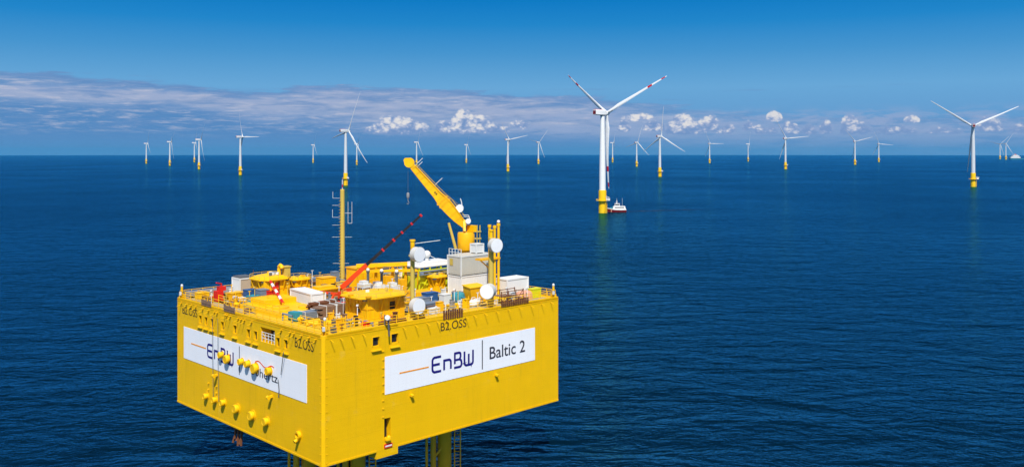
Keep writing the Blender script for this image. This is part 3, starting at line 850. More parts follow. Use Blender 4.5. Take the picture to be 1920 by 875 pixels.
# underside: rusty pull-in ends and jacket legs
m = MB()
for k in range(6): m.tube([(.8 + .3 * (k % 2), 21.2 + k * .42, ZB - .003), (.8 + .3 * (k % 2), 21.2 + k * .42, ZB - 1.0 - .4 * rnd.random()), (.7, 21.1 + k * .45, ZB - 1.8 - rnd.random())], .16, 8)
m.box(.6, 2.2, 20.9, 23.8, ZB - .5, ZB - .01)
m.build('cable_bellmouths', M['rust'], sub)
M['leg'] = paint('weathered_leg_yellow_warmed', (0.74, 0.36, 0.010), 0.6, 0.3, 0.4, dirt=(0.12, 0.08, 0.02), dirt_amt=0.6)  # weathered paint, its colour warmed to offset the blue light under the hull
for cu_, cv_ in ((25.4, 8), (8, 16), (10.5, 8), (24, 30)):
    m = MB().lathe([(1.0, -14), (1.0, 9.3), (1.35, 9.8), (1.35, ZB - .01)], c=(cu_, cv_, 0), n=24)
    m.cyl((cu_ - 1.55, cv_ + .6, -14), (cu_ - 1.55, cv_ + .6, ZB - .02), .42, n=14).cyl((cu_ - 2.3, cv_ + 1.2, -14), (cu_ - 2.3, cv_ + 1.2, ZB - .02), .2, n=10)
    m.beam((cu_ - 1.9, cv_ + .7, 9.8), (cu_ - .5, cv_ - .6, 7.4), .3, .3).beam((cu_ - 2.2, cv_ + 1.1, 7.3), (cu_ - .8, cv_ + .2, 7.3), .3, .25)
    m.beam((cu_ - 1.9, cv_ + .7, 3.2), (cu_ - .5, cv_ - .6, 5.6), .3, .3)
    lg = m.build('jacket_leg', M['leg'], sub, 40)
    la = MB()
    for s in (1.35, 1.95): la.cyl((cu_ + s, cv_ - s + .7, -12), (cu_ + s, cv_ - s + .7, 9.6), .09, n=6)
    for k in range(26): la.cyl((cu_ + 1.35, cv_ - .65, -3 + k * .48), (cu_ + 1.95, cv_ - 1.25, -3 + k * .48), .05, n=5)
    la.beam((cu_ + .6, cv_ - .4, 9.4), (cu_ + 2.2, cv_ - 1.4, 9.4), .6, .15)
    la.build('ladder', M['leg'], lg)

# pipework, valves, lamp posts and junction boxes welded to the deck
busy = [(9, 15.5, 3.6, 9.2), (7.8, 13.2, 28.2, 33.2), (14.4, 17.4, 30.2, 33), (30.2, 33, 15.8, 18.6), (31, 38.4, 10.8, 14.6), (35, 39.8, 5, 7.9), (7.8, 10.6, 35.2, 38.2), (10.4, 13.2, 18.6, 26.2), (27, 31, 4.4, 6.8), (35.4, 38.3, 14.8, 17.8),
        (15, 17.6, 18.4, 20.6), (27.8, 36.4, 17.4, 22.4), (23.2, 28.4, 26.4, 30), (2.4, 9.6, 14, 25.6), (2.6, 11.5, 8.2, 15.4), (19, 21.8, 29.8, 32.2), (14, 19.2, 24, 27.2), (26.4, 28.2, 35.8, 37.6), (13.9, 15.4, 1, 2.5), (27.7, 29.3, .8, 2.2), (33, 35, 6, 7.6)]
def free(u, v, m=.25): return all(not (a - m < u < b + m and c - m < v < d + m) for a, b, c, d in busy)
def spot():
    while True:
        u, v = rnd.uniform(1.4, LU - 1.6), rnd.uniform(1.2, LV - 1.8)
        if free(u, v) and (u < 30 or rnd.random() < .5): return u, v
pal = [M['yellow'], M['yellow2'], M['steel'], M['rust'], M['lgrey'], M['dgrey'], M['dgrey'], M['brown'], M['slate'], M['white'], M['olive'], M['black'], M['red'], M['teal']]
for k in range(98):
    u, v = spot(); w, l, h = rnd.uniform(.25, .9), rnd.uniform(.25, .8), rnd.uniform(.3, 1.3)
    m = MB().obox((u, v, ZT + h / 2 - .02), (w, l, h), rnd.choice((0, 0, .3, -.2)))
    m.obox((u, v, ZT + h + .02), (w + .1, l + .1, .06), 0)
    if k % 2: m.cyl((u + w / 2 + .1, v, ZT - .02), (u + w / 2 + .1, v, ZT + h * 1.3), .06, n=6).cyl((u, v, ZT + h * .5), (u + w / 2 + .7, v, ZT + h * .5), .05, n=6)
    m.build('junction_box', rnd.choice(pal), sub)
for k in range(120):
    u, v = spot(); L = rnd.uniform(1.5, 4.5); r_ = rnd.choice((.07, .09, .13, .18)); h = rnd.uniform(.15, .9)
    d_ = (1, 0) if rnd.random() < .55 else (0, 1)
    u2, v2 = u + d_[0] * L, v + d_[1] * L
    if not free(u2, v2) or not free((u + u2) / 2, (v + v2) / 2) or u2 > LU - 1 or v2 > LV - 1: continue
    MB().tube([(u, v, ZT - .02), (u, v, ZT + h), (u2, v2, ZT + h), (u2, v2, ZT - .02)], r_, 7).build('pipe_run', rnd.choice((M['yellow'], M['yellow'], M['yellow2'], M['steel'], M['olive'], M['rust'], M['dgrey'], M['slate'])), sub, 50)
for k in range(60):
    u, v = spot(); h = rnd.uniform(1.0, 2.6)
    m = MB().cyl((u, v, ZT - .02), (u, v, ZT + h), .055, n=6)
    if k % 3 == 0: m.obox((u, v, ZT + h), (.35, .25, .18), .7)
    else: m.cyl((u - .22, v, ZT + h), (u + .22, v, ZT + h), .05, n=6)
    m.build('lamp_post', rnd.choice((M['yellow'], M['lgrey'], M['olive'], M['white'])), sub)
for k in range(26):
    u, v = spot()
    m = MB().cyl((u, v, ZT - .02), (u, v, ZT + .7), .07, n=7).tube([(u + .28 * math.cos(q * PI / 5), v + .28 * math.sin(q * PI / 5), ZT + .72) for q in range(11)], .035, 5).cyl((u - .27, v, ZT + .7), (u + .27, v, ZT + .7), .03, n=5)
    m.build('valve_wheel', rnd.choice((M['red'], M['yellow2'], M['rust'], M['blue'])), sub)
# ------------------------------------------------------------------ things standing on the roof deck
ZD = ZT - .03

def flared_house(name, label, u, v, w, l, h, rw, octa=True, rz=0.0, wins=(), slope=.55, group=None):
    """yellow plated house under a wide shallow eight sided roof with raked struts"""
    r = on(name, label, 'deck house', u, v, ZD, rz, group)
    m = MB().box(-w / 2, w / 2, -l / 2, l / 2, 0, h)
    m.build('wall', M['yellow'], r)
    def octo(s, z):
        a, b = s * (w / 2 + rw), s * (l / 2 + rw); k = .42
        return [(-a, -b * (1 - k), z), (-a * (1 - k), -b, z), (a * (1 - k), -b, z), (a, -b * (1 - k), z), (a, b * (1 - k), z), (a * (1 - k), b, z), (-a * (1 - k), b, z), (-a, b * (1 - k), z)]
    rf = MB().loft([octo(.93, h + .003), octo(1.0, h + .06), octo(1.0, h + .24), octo(.74, h + .24 + slope * .5), octo(.22, h + .24 + slope)])
    ro = rf.build('roof', M['yellow'], r)
    rb = MB()
    for i in range(int(w / .75)):
        x = -w / 2 + .4 + i * .75; rb.box(x - .03, x + .03, -l / 2 - .06, -l / 2 - .003, .1, h - .1)
    for i in range(int(l / .75)):
        y = -l / 2 + .4 + i * .75; rb.box(-w / 2 - .06, -w / 2 - .003, y - .03, y + .03, .1, h - .1)
    for z in (.08, h * .55):
        rb.box(-w / 2 - .09, -w / 2 - .061, -l / 2, l / 2, z, z + .07); rb.box(-w / 2, w / 2, -l / 2 - .09, -l / 2 - .061, z, z + .07)
    rb.build('wall_stiffener', M['yellow2'], r)
    for i in range(5):
        a_ = rnd.uniform(-.3, .3) * w; b_ = rnd.uniform(-.32, .1) * l
        MB().obox((a_, b_, h + .24 + slope + .05), (rnd.uniform(.25, .7), rnd.uniform(.25, .6), .34), rnd.random()).build('roof_fitting', rnd.choice((M['yellow2'], M['lgrey'], M['olive'], M['dgrey'])), ro)
    e8 = [Vector(q) for q in octo(.97, h + .24)]
    gr = MB()
    for i in range(8):
        p, q = e8[i], e8[(i + 1) % 8]; up = Vector((0, 0, .55))
        gr.cyl(p, p + up, .035, n=5); gr.cyl(p + up, q + up, .03, n=5)
        mid = p.lerp(q, .5); gr.cyl(mid, mid + up, .03, n=5)
    gr.build('roof_rail', M['olive'], ro)
    for i in range(0, 8, 2):
        p = e8[i].lerp(e8[(i + 1) % 8], .3); MB().obox((p.x * .93, p.y * .93, h - .10), (.45, .45, .18), i).build('eave_lamp', M['dgrey'], ro)
    for sx, sy, dx_, dy_ in ((-1, -.5, -1, 0), (-1, .5, -1, 0), (-.3, -1, 0, -1), (.5, -1, 0, -1), (1, 0, 1, 0)):
        x, y = sx * w / 2, sy * l / 2
        MB().beam((x, y, h * .45), (x + dx_ * rw * .8, y + dy_ * rw * .8, h + .02), .14, .16).build('roof_strut', M['yellow'], r)
    for f, a, z, s in wins:
        if f == 'L': fr = MB().box(-w / 2 - .05, -w / 2 - .003, a - s / 2 - .1, a + s / 2 + .1, z - s * .6 - .1, z + s * .6 + .1); gl = MB().box(-w / 2 - .07, -w / 2 - .053, a - s / 2, a + s / 2, z - s * .6, z + s * .6)
        else: fr = MB().box(a - s / 2 - .1, a + s / 2 + .1, -l / 2 - .05, -l / 2 - .003, z - s * .6 - .1, z + s * .6 + .1); gl = MB().box(a - s / 2, a + s / 2, -l / 2 - .07, -l / 2 - .053, z - s * .6, z + s * .6)
        o = gl.build('window', M['glass'], r); fr.build('window_frame', M['yellow2'], o)
    return r

# the big octagon roofed house by the front edge
oh = flared_house('deck_house', 'largest yellow deck house with wide eight sided roof, by the front corner', 12.1, 6.4, 6.0, 4.9, 2.9, 1.05, wins=(('L', -.6, 1.45, .62), ('R', .95, 1.75, .85)), slope=.35)
m = MB()
for x, y in ((-3.1, -2.9), (-3.8, 0), (-3.1, 2.4), (3.4, -2.6)): m.box(x - .3, x + .3, y - .25, y + .25, 2.9 + .29, 2.9 + .52)
m.build('roof_hatch', M['yellow2'], oh)
MB().box(2.2, 2.9, -2.52, -2.453, .05, 2.1).build('door', M['yellow2'], oh)

h1 = flared_house('deck_house', 'yellow deck house with red doorway and two bent vents on its roof', 10.4, 30.6, 4.2, 4.0, 2.75, .55, slope=.6)
dh = MB().box(-1.0, .25, -2.06, -2.003, .1, 2.45).build('door', M['red'], h1)
MB().box(-1.15, -1.003, -2.1, -2.003, 0.1, 2.6).box(.253, .4, -2.1, -2.003, .1, 2.6).build('door_frame', M['rust'], dh)
MB().cyl((.95, -1.0, 3.4), (.95, -1.0, 4.3), .28).tube([(.95, -1.0, 4.2), (.95, -1.05, 4.6), (.95, -1.35, 4.8), (.95, -1.7, 4.7), (.95, -1.85, 4.4)], .3, 10).build('bent_vent', M['yellow'], h1, 40)
MB().box(1.35, 2.3, -1.9, -1.0, 3.1, 4.5).box(1.25, 2.4, -2.0, -.9, 4.503, 4.65).build('box_vent', M['olive'], h1)
flared_house('deck_house', 'small yellow deck house beside the one with the red doorway', 15.9, 31.6, 2.6, 2.2, 2.0, .42, slope=.35)
flared_house('deck_house', 'small yellow funnel topped hut in front of the grey container', 31.6, 17.2, 1.9, 1.9, 2.3, .62, slope=.25)

def container(name, label, cat, u, v, z, w, l, h, mat, rz=0.0, corr=True, roofmat=None, group=None):
    r = on(name, label, cat, u, v, z, rz, group)
    m = MB().box(-w / 2, w / 2, -l / 2, l / 2, .12, h)
    m.build('body', mat, r)
    if corr:
        c = MB()
        n = max(3, int(w / .55)); k2 = max(3, int(l / .55))
        for i in range(n):
            x = -w / 2 + .15 + (w - .3) * (i + .5) / n
            c.box(x - .12, x + .12, -l / 2 - .025, -l / 2 - .003, .3, h - .2)
        for i in range(k2):
            y = -l / 2 + .15 + (l - .3) * (i + .5) / k2
            c.box(-w / 2 - .025, -w / 2 - .003, y - .12, y + .12, .3, h - .2)
        c.build('corrugation', mat, r)
    e = MB()
    for sx in (-1, 1):
        for sy in (-1, 1): e.box(sx * w / 2 - .09, sx * w / 2 + .09, sy * l / 2 - .09, sy * l / 2 + .09, 0, h + .03)
    e.box(-w / 2 + .05, w / 2 - .05, -l / 2 - .07, -l / 2 + .05, h - .16, h + .02).box(-w / 2 - .07, -w / 2 + .05, -l / 2 + .06, l / 2 - .05, h - .16, h + .022)
    e.box(-w / 2 + .06, w / 2 - .05, l / 2 - .05, l / 2 + .06, h - .15, h + .018).box(w / 2 - .05, w / 2 + .06, -l / 2 + .06, l / 2 - .06, h - .14, h + .016)
    e.build('corner_frame', roofmat or mat, r)
    return r

# grey and white containers stacked under the crane
wc = container('container', 'lower white container carrying a grey one, below the yellow crane', 'container', 34.6, 12.7, ZD, 6.3, 3.0, 2.95, M['white'])
gc = container('container', 'upper grey container stacked on the white one, below the yellow crane', 'container', 34.6, 12.7, ZD + 3.0, 6.5, 3.1, 3.0, M['grey'], roofmat=M['lgrey'])
MB().box(-3.32, -3.303, .3, 1.0, 1.5, 2.5).build('emblem_plate', M['olive'], gc)
m = MB()
for k in range(5): m.cyl((-3.1, -1.4 + k * .7, 3.0), (-3.1, -1.4 + k * .7, 4.0), .05, n=6)
m.cyl((-3.1, -1.4, 3.98), (-3.1, 1.4, 3.98), .045, n=6).cyl((-3.1, -1.4, 3.5), (-3.1, 1.4, 3.5), .045, n=6)
m.build('roof_railing', M['lgrey'], gc)
container('equipment_box', 'small pale box on the grey container at the foot of the crane', 'box', 35.9, 12.6, ZD + 6.03, 1.5, 1.3, 1.5, M['lgrey'], corr=False)
container('container', 'white cabin with small round ports behind the lower right drum antenna', 'cabin', 37.4, 6.4, ZD, 4.4, 2.5, 2.75, M['white'], corr=False)
bc = container('container', 'beige container with dark roof by the left rear railing', 'container', 9.2, 36.7, ZD, 2.2, 2.4, 2.5, M['beige'], roofmat=M['white'], corr=False)
MB().box(-1.05, 1.05, -1.1, 1.1, 2.503, 2.75).build('roof_cover', M['dgrey'], bc)
MB().box(-1.125, -1.103, -1.1, 1.1, .2, 2.45).build('end_panel', M['white'], bc)
container('container', 'low white container lying open behind the plank stacks', 'container', 11.8, 22.4, ZD, 2.2, 6.6, 1.75, M['white'], rz=-.10, corr=False)
yb = on('equipment_housing', 'slanted orange yellow housing left of the lower right drum antenna', 'housing', 29.3, 5.6, ZD)
MB().loft([[(-1.5, -.9, .15), (1.2, -.9, .15), (1.2, .9, .15), (-1.5, .9, .15)], [(-2.0, -1.0, 2.3), (.9, -1.0, 2.3), (1.1, .9, 2.5), (-1.7, .9, 2.5)]]).build('body', M['yellow2'], yb)
MB().loft([[(-2.1, -1.1, 2.303), (1.0, -1.1, 2.303), (1.2, 1.0, 2.503), (-1.8, 1.0, 2.503)], [(-2.1, -1.1, 2.42), (1.0, -1.1, 2.42), (1.2, 1.0, 2.62), (-1.8, 1.0, 2.62)]]).build('lid', M['yellow'], yb)
MB().box(-1.4, -1.1, -.8, .8, 0, .147).box(.8, 1.1, -.8, .8, 0, .147).build('foot', M['dgrey'], yb)

# deck crane ------------------------------------------------------
cr = on('deck_crane', 'big yellow deck crane with raised boom and hanging hook', 'crane', 36.9, 16.3, ZD)
cz = lambda z: z - ZD
MB().lathe([(1.15, 0), (1.15, .4), (.86, .5), (.86, cz(31.4)), (1.2, cz(31.7))], n=24).build('pedestal', M['yellow'], cr, 35)
sl_ = MB().lathe([(1.32, cz(31.703)), (1.36, cz(31.8)), (1.36, cz(34.3)), (1.25, cz(34.5)), (.2, cz(34.55))], n=24).build('slewing_house', M['yellow2'], cr, 35)
MB().box(.4, 1.2, -1.3, .3, cz(34.56), cz(35.6)).beam((-.75, -.45, cz(34.5)), (-.2, .3, cz(36.2)), .35, 1.3).beam((.45, .75, cz(34.5)), (-.2, .3, cz(36.2)), .3, 1.2).build('boom_bracket', M['yellow'], sl_)
# boom in platform axes: from foot to tip
F0 = Vector((-.15, .1, cz(35.45))); F1 = Vector((-6.45, 6.3, cz(45.55)))
P = lambda t: F0.lerp(F1, t)
bm_ = MB()
prof = [(0, .75, .75), (.08, 1.0, 1.2), (.18, 1.2, 1.6), (.34, 1.3, 1.85), (.42, 1.25, 1.65), (.421, 1.05, 1.4), (.7, .95, 1.15), (.98, .8, .82)]
x_, y_ = bm_.frame(F1 - F0)
bm_.loft([[P(t) + x_ * (a * w / 2) + y_ * (b * h / 2) for a, b in ((-1, -1), (1, -1), (1, 1), (-1, 1))] for t, w, h in prof])
boom = bm_.build('boom', M['yellow'], cr)
dv_ = (F1 - F0).normalized()
m = MB()
for t in (.36, .405):
    c = P(t); m.loft([[c + dv_ * q + x_ * (a * .74) + y_ * (b * 1.03) for a, b in ((-1, -1), (1, -1), (1, 1), (-1, 1))] for q in (-.14, .14)])
m.build('boom_collar', M['yellow2'], boom)
def wh(t):
    for i in range(len(prof) - 1):
        if prof[i][0] <= t <= prof[i + 1][0]:
            f = (t - prof[i][0]) / max(1e-6, prof[i + 1][0] - prof[i][0])
            return prof[i][1] + (prof[i + 1][1] - prof[i][1]) * f, prof[i][2] + (prof[i + 1][2] - prof[i][2]) * f
    return prof[-1][1:]
for sx in (-1, 1):
    fl_ = MB()
    for sy in (-1, 1):
        pts_ = []
        for i in range(13):
            t = .06 + i * .072; w_, h_ = wh(t); pts_.append(P(t) + x_ * (sx * (w_ / 2 + .05)) + y_ * (sy * (h_ / 2 - .04)))
        fl_.tube(pts_, .085, 5)
    for i in range(11):
        t = .12 + i * .08; w_, h_ = wh(t)
        fl_.beam(P(t) + x_ * (sx * (w_ / 2 + .04)) - y_ * (h_ / 2 - .05), P(t) + x_ * (sx * (w_ / 2 + .04)) + y_ * (h_ / 2 - .05), .07, .12)
    fl_.build('boom_stiffener', M['yellow2'], boom)
    for t in (.52,):
        w_, h_ = wh(t); c_ = P(t) + x_ * (sx * (w_ / 2 + .012))
        MB().loft([[c_ + dv_ * (a * .28) + y_ * (b * h_ * .10) + x_ * (sx * q) for a, b in ((-1, -1), (1, -1), (1, 1), (-1, 1))] for q in (-.008, .008)]).build('access_opening', M['black'], boom)
for q in (-.25, .25):
    MB().tube([P(.2) + y_ * 1.6 + x_ * q, P(.5) + y_ * 1.0 + x_ * q, P(.97) + y_ * .75 + x_ * q], .035, 5).build('hoist_wire', M['dgrey'], boom)
bl_ = MB()
for q in (-.3, .3): bl_.tube([P(.1) + y_ * 1.05 + x_ * q, P(.34) + y_ * 1.25 + x_ * q, P(.44) + y_ * 1.05 + x_ * q, P(.93) + y_ * .7 + x_ * q], .03, 5)
for i in range(30):
    t = .12 + i * .027; o_ = 1.05 + (.2 * (t - .1) / .24 if t < .34 else .2 - (t - .34) * .93)
    bl_.cyl(P(t) + y_ * o_ - x_ * .3, P(t) + y_ * o_ + x_ * .3, .025, n=4)
bl_.build('boom_walkway', M['olive'], boom)
hd = MB()
for s in (-.42, .42):
    c = F1 + x_ * s
    hd.cyl(c - x_ * .09, c + x_ * .09, .78, n=18)
hd.cyl(F1 + dv_ * .55 - y_ * .1 - x_ * .5, F1 + dv_ * .55 - y_ * .1 + x_ * .5, .42, n=14)
hd.build('boom_head', M['yellow'], boom, 40)
MB().cyl(F1 - x_ * .3, F1 + x_ * .3, .62, n=18).build('sheave', M['lgrey'], boom, 40)
for t, o_, L in ((.93, .8, .9), (.90, .6, .7), (.60, .75, 1.2)): MB().cyl(P(t) + y_ * (o_ - .45), P(t) + y_ * (o_ + L) + Vector((.3, 0, .3)), .05, n=6).build('boom_light', M['lgrey'], boom)
m = MB().box(-.2, .2, -.2, .2, 0, .1)
m = MB()
for s in (-.5, .55):
    m.cyl((-1.25 + s * .1, 1.25 - .2, cz(31.9)), (-2.0, 1.9, cz(36.0)), .2, n=10)
m.build('luffing_cylinder', M['olive'], cr)
m = MB()
c = P(.20) + y_ * 1.25
m.cyl(c - x_ * .55, c + x_ * .55, .62, n=16)
c2 = P(.02) + y_ * .95
m.cyl(c2 - x_ * .45, c2 + x_ * .45, .42, n=16)
m.build('winch_drum', M['white'], boom, 40)
m = MB().tube([c + y_ * .5, c + y_ * .9 + dv_ * .6, c + y_ * 1.1 + dv_ * 1.1], .07, 6).tube([P(.12) + y_ * .9, P(.07) + y_ * 1.6, P(.02) + y_ * 1.3], .05, 6).tube([P(.10) + y_ * .8, P(.05) + y_ * 1.5, P(.0) + y_ * 1.2], .05, 6)
m.build('hydraulic_hose', M['lgrey'], boom)
pf = MB()
for zz in (32.2, 33.5, 34.6): pf.obox((1.35, -1.15, cz(zz)), (1.3, .9, .1), -.75)
for q in ((.95, -1.55), (1.75, -.75), (1.5, -1.6), (1.9, -1.25)): pf.cyl((q[0], q[1], cz(32.2)), (q[0], q[1], cz(35.6)), .05, n=6)
pf.build('access_ladder', M['olive'], cr)
hk = Vector((F1.x - .15, F1.y + .15, cz(40.3)))
MB().cyl((hk.x, hk.y, hk.z + .5), (F1.x - .15, F1.y + .15, F1.z - .4), .022, n=5).build('hoist_wire', M['dgrey'], cr)
MB().lathe([(.08, .5), (.22, .4), (.25, 0), (.2, -.3), (.08, -.4)], c=hk, n=12).tube([hk + Vector((0, 0, -.35)), hk + Vector((0, 0, -.8)), hk + Vector((.2, 0, -1.1)), hk + Vector((.05, 0, -1.35)), hk + Vector((-.2, 0, -1.2))], .06, 7).build('hook_block', M['steel'], cr, 40)

# red and black telescopic crane -----------------------------------
sp = on('spider_crane', 'orange red mini crane with long black telescopic boom and spread legs', 'mini crane', 16.2, 19.4, ZD)
MB().box(-.9, .9, -.6, .6, .5, 1.5).box(-.4, .8, -.5, .5, 1.5, 2.1).build('chassis', M['orange'], sp)
MB().box(-1.1, 1.1, -.95, -.605, .0, .6).box(-1.1, 1.1, .605, .95, 0, .6).build('crawler_track', M['dgrey'], sp)
p0 = Vector((-.5, .15, cz(27.6))); p3 = Vector((23.97 - 16.2, 11.48 - 19.4, cz(38.11)))
Q = lambda t: p0.lerp(p3, t)
MB().beam(Q(0), Q(.315), .55, .75, .5, .62).build('boom_base', M['orange'], sp)
bb = MB().beam(Q(.318), Q(.66), .40, .46, .36, .40).beam(Q(.662), Q(1.0), .30, .33, .26, .28).build('boom_extension', M['black'], sp)
m = MB()
for t, s in ((.52, .5), (.655, .5), (.76, .42), (.88, .40), (.995, .42)): m.beam(Q(t - .008), Q(t + .008), s, s)
m.build('boom_collar', M['tred'], bb)
m = MB().cyl((-.1, -.25, 1.9), Q(.16) - Vector((0, 0, .3)), .14, n=10)
m.build('lift_cylinder', M['steel'], sp)
for ax, ay in ((-3.2, 3.6), (-3.4, -1.2), (2.6, 2.4), (1.6, -2.8)):
    m = MB().beam((ax * .2, ay * .2, 1.1), (ax * .75, ay * .75, 1.35), .28, .3).beam((ax * .74, ay * .74, 1.38), (ax, ay, .1), .22, .22).cyl((ax, ay, 0), (ax, ay, .1), .35, n=12)
    m.build('outrigger_leg', M['orange'], sp)

# ochre antenna mast -----------------------------------------------
um, vm = 27.3, 36.7
ms = on('antenna_mast', 'tall ochre antenna mast with thin white dipole arms', 'mast', um, vm, ZD)
MB().lathe([(.55, 0), (.55, .15), (.41, .2), (.39, cz(34)), (.36, cz(40.9)), (.28, cz(41.0))], n=18).build('pole', M['olive'], ms, 35)
m = MB().cyl((0, 0, cz(41.0)), (0, 0, cz(42.6)), .06, n=6)
m.mat(1).cyl((0, 0, cz(41.3)), (0, 0, cz(41.8)), .075, n=6)
m.build('lightning_rod', [M['lgrey'], M['tred']], ms)
arms = MB()
cx_, cy_ = math.cos(YAW), math.sin(YAW)
Lt = Vector((-cx_, cy_ * 1.0, 0)); Lt = Vector((-math.cos(YAW), math.sin(YAW), 0))   # leftwards as seen from the bridge side
for z, l, r_ in ((39.5, 1.6, 0), (38.3, 1.7, 0), (36.3, 1.65, 0), (35.0, 1.7, 0), (33.0, 1.7, 1.6), (28.6, 1.6, 1.1)):
    arms.cyl(Lt * .3 + Vector((0, 0, cz(z))), Lt * l + Vector((0, 0, cz(z))), .024, n=6)
    if r_: arms.cyl(Lt * -.3 + Vector((0, 0, cz(z))), Lt * -r_ + Vector((0, 0, cz(z))), .024, n=6)
for s_, z0, z1 in ((1.6, 39.5, 40.6), (1.65, 36.3, 37.6), (-.95, 35.3, 38.9), (-1.6, 35.3, 38.9)):
    arms.cyl(Lt * s_ + Vector((0, 0, cz(z0))), Lt * s_ + Vector((0, 0, cz(z1))), .03, n=6)
arms.cyl(Lt * -.95 + Vector((0, 0, cz(35.3))), Lt * -1.6 + Vector((0, 0, cz(35.3))), .03, n=6).cyl(Lt * -.3 + Vector((0, 0, cz(37.0))), Lt * -1.6 + Vector((0, 0, cz(37.0))), .03, n=6)
arms.build('dipole_arm', M['lgrey'], ms)
m = MB()
for k in range(26): m.box(-.6, -.4, -.15, .15, 1.0 + k * .5, 1.06 + k * .5)
m.build('climbing_rungs', M['olive'], ms)
m = MB().box(-1.4, -.7, .2, .8, .2, 1.6)
m.build('junction_box', M['slate'], ms)

# poles with drum antennas -----------------------------------------
def drum(parent, x, y, z, ang, r=.97, dep=.85):
    d = Vector((math.cos(ang), math.sin(ang), 0)); c = Vector((x, y, z)) + d * .75
    m = MB().mat(1).lathe([(.25, -.42), (r * .55, -.36), (r * .97, -.25), (r, -.2), (r, dep - .28)], c=c, axis=d, n=32)
    m.lathe([(r + .03, dep - .28), (r + .03, dep - .18), (r - .02, dep - .17)], c=c, axis=d, n=32)
    m.mat(0).lathe([(r - .02, dep - .19), (r * .97, dep - .16), (.02, dep - .15)], c=c, axis=d, n=32)
    o = m.build('drum_antenna', [M['drum'], M['shroud']], parent, 30)
    MB().beam((x, y, z + .2), tuple(c - d * .3 + Vector((0, 0, .2))), .3, .5).box(x - .35, x + .35, y - .35, y + .35, z - .35, z - .1).build('mount_bracket', M['olive'], o)
    return o

a1 = on('antenna_pole', 'pole at the front edge with two white drum antennas beside the octagon house', 'antenna pole', 13.95, 1.0, ZT - .03)
a1.location = CB + ROT @ Vector((14.7, 1.75, ZD))
MB().lathe([(.45, 0), (.45, .1), (.29, .15), (.29, cz(34.6)), (.2, cz(34.65))], n=16).build('pole', M['olive'], a1, 35)
MB().lathe([(.24, cz(34.66)), (.28, cz(34.8)), (.30, cz(35.6)), (.38, cz(35.65)), (.38, cz(35.85))], n=14).build('pole_top', M['yellow'], a1, 35)
camdir = math.atan2(-106, 22) - YAW      # towards the viewer, in platform axes
drum(a1, 0, 0, cz(34.0), camdir + .62)
drum(a1, 0, 0, cz(27.35), camdir + .55, 1.0)
m = MB().cyl((-.3, .2, cz(32.5)), (4.6, -1.0, cz(35.4)), .05, n=6)
MB().cyl((.1, 0, cz(35.3)), (3.0, -2.0, cz(35.7)), .04, n=6).build('yard_arm', M['lgrey'], a1)

a2 = on('antenna_pole', 'right hand pole with two white drum antennas by the white cabin', 'antenna pole', 28.5, 1.5, ZD)
MB().lathe([(.5, 0), (.5, .1), (.36, .15), (.36, cz(35.2)), (.3, cz(35.25))], n=16).build('pole', M['olive'], a2, 35)
MB().lathe([(.24, cz(35.26)), (.24, cz(36.1)), (.34, cz(36.15)), (.34, cz(36.35))], n=14).build('pole_top', M['yellow'], a2, 35)
drum(a2, 0, 0, cz(34.2), camdir + .42, .98)
drum(a2, 0, 0, cz(27.85), camdir - .55, 1.02, 1.15)

tw = on('pipe_tower', 'twin slim yellow uprights with small platform behind the right antenna pole', 'pipe tower', 33.6, 6.4, ZD)
for x, y, zt in ((0, .9, 36.0), (1.0, .0, 36.2), (.4, .2, 35.9)):
    MB().lathe([(.2, 0), (.2, cz(zt)), (.28, cz(zt) + .01), (.28, cz(zt) + .4)], c=(x, y, 0), n=12).build('upright', M['yellow'], tw, 35)
m = MB().box(-2.6, 1.2, -.2, 1.2, cz(31.3), cz(31.55)).beam((-2.3, .4, cz(31.3)), (-.1, .6, cz(29.8)), .15, .15)
for zz in (29.0, 33.2): m.beam((0, .9, cz(zz)), (1.0, 0, cz(zz)), .14, .14)
m.build('platform', M['yellow2'], tw)
MB().ball((1.0, 0, cz(36.2) + .65), .25, 10).build('obstruction_light', M['white'], tw, 60)

# lime frame module with white roof ---------------------------------
lm = on('roofed_module', 'lime yellow framed module with long white roof and radome', 'equipment module', 31.8, 19.9, ZD)
MB().box(-3.3, 4.2, -2.2, 2.2, 3.9, 4.1).box(-2.6, 3.6, -1.6, 1.6, 4.103, 4.55).build('roof', M['white'], lm)
fr = MB()
for x in (-3.1, -1.0, 1.2, 3.8):
    for y in (-2.0, 2.0): fr.box(x - .11, x + .11, y - .11, y + .11, 0, 3.897)
for y in (-2.0, 2.0):
    for z in (1.3, 2.6, 3.4): fr.box(-2.98, 3.68, y - .07, y + .07, z - .07, z + .07)
for x0, x1 in ((-2.98, -1.12), (1.33, 3.68)): fr.beam((x0, -2.0, .2), (x1, -2.0, 2.5), .1, .1)
fr.build('frame', M['lime'], lm)
MB().box(-2.8, .2, -1.7, 1.7, .1, 2.3).box(.8, 3.4, -1.6, 1.6, .1, 3.0).build('cabinet', M['lime'], lm)
MB().box(-3.2, 4.0, -2.35, -2.12, 3.15, 3.35).box(-3.2, 4.0, -2.35, -2.12, 2.75, 2.9).build('pipe_rack', M['slate'], lm)
rd = MB().ball((.2, .2, 5.55), .62, 14).cyl((.2, .2, 4.55), (.2, .2, 5.0), .3).build('radome', M['lgrey'], lm, 60)
MB().cyl((-.4, .2, 5.2), (-2.6, .8, 4.7), .05, n=6).cyl((.8, .2, 5.3), (1.8, -.3, 4.7), .05, n=6).build('stay_rod', M['lgrey'], rd)

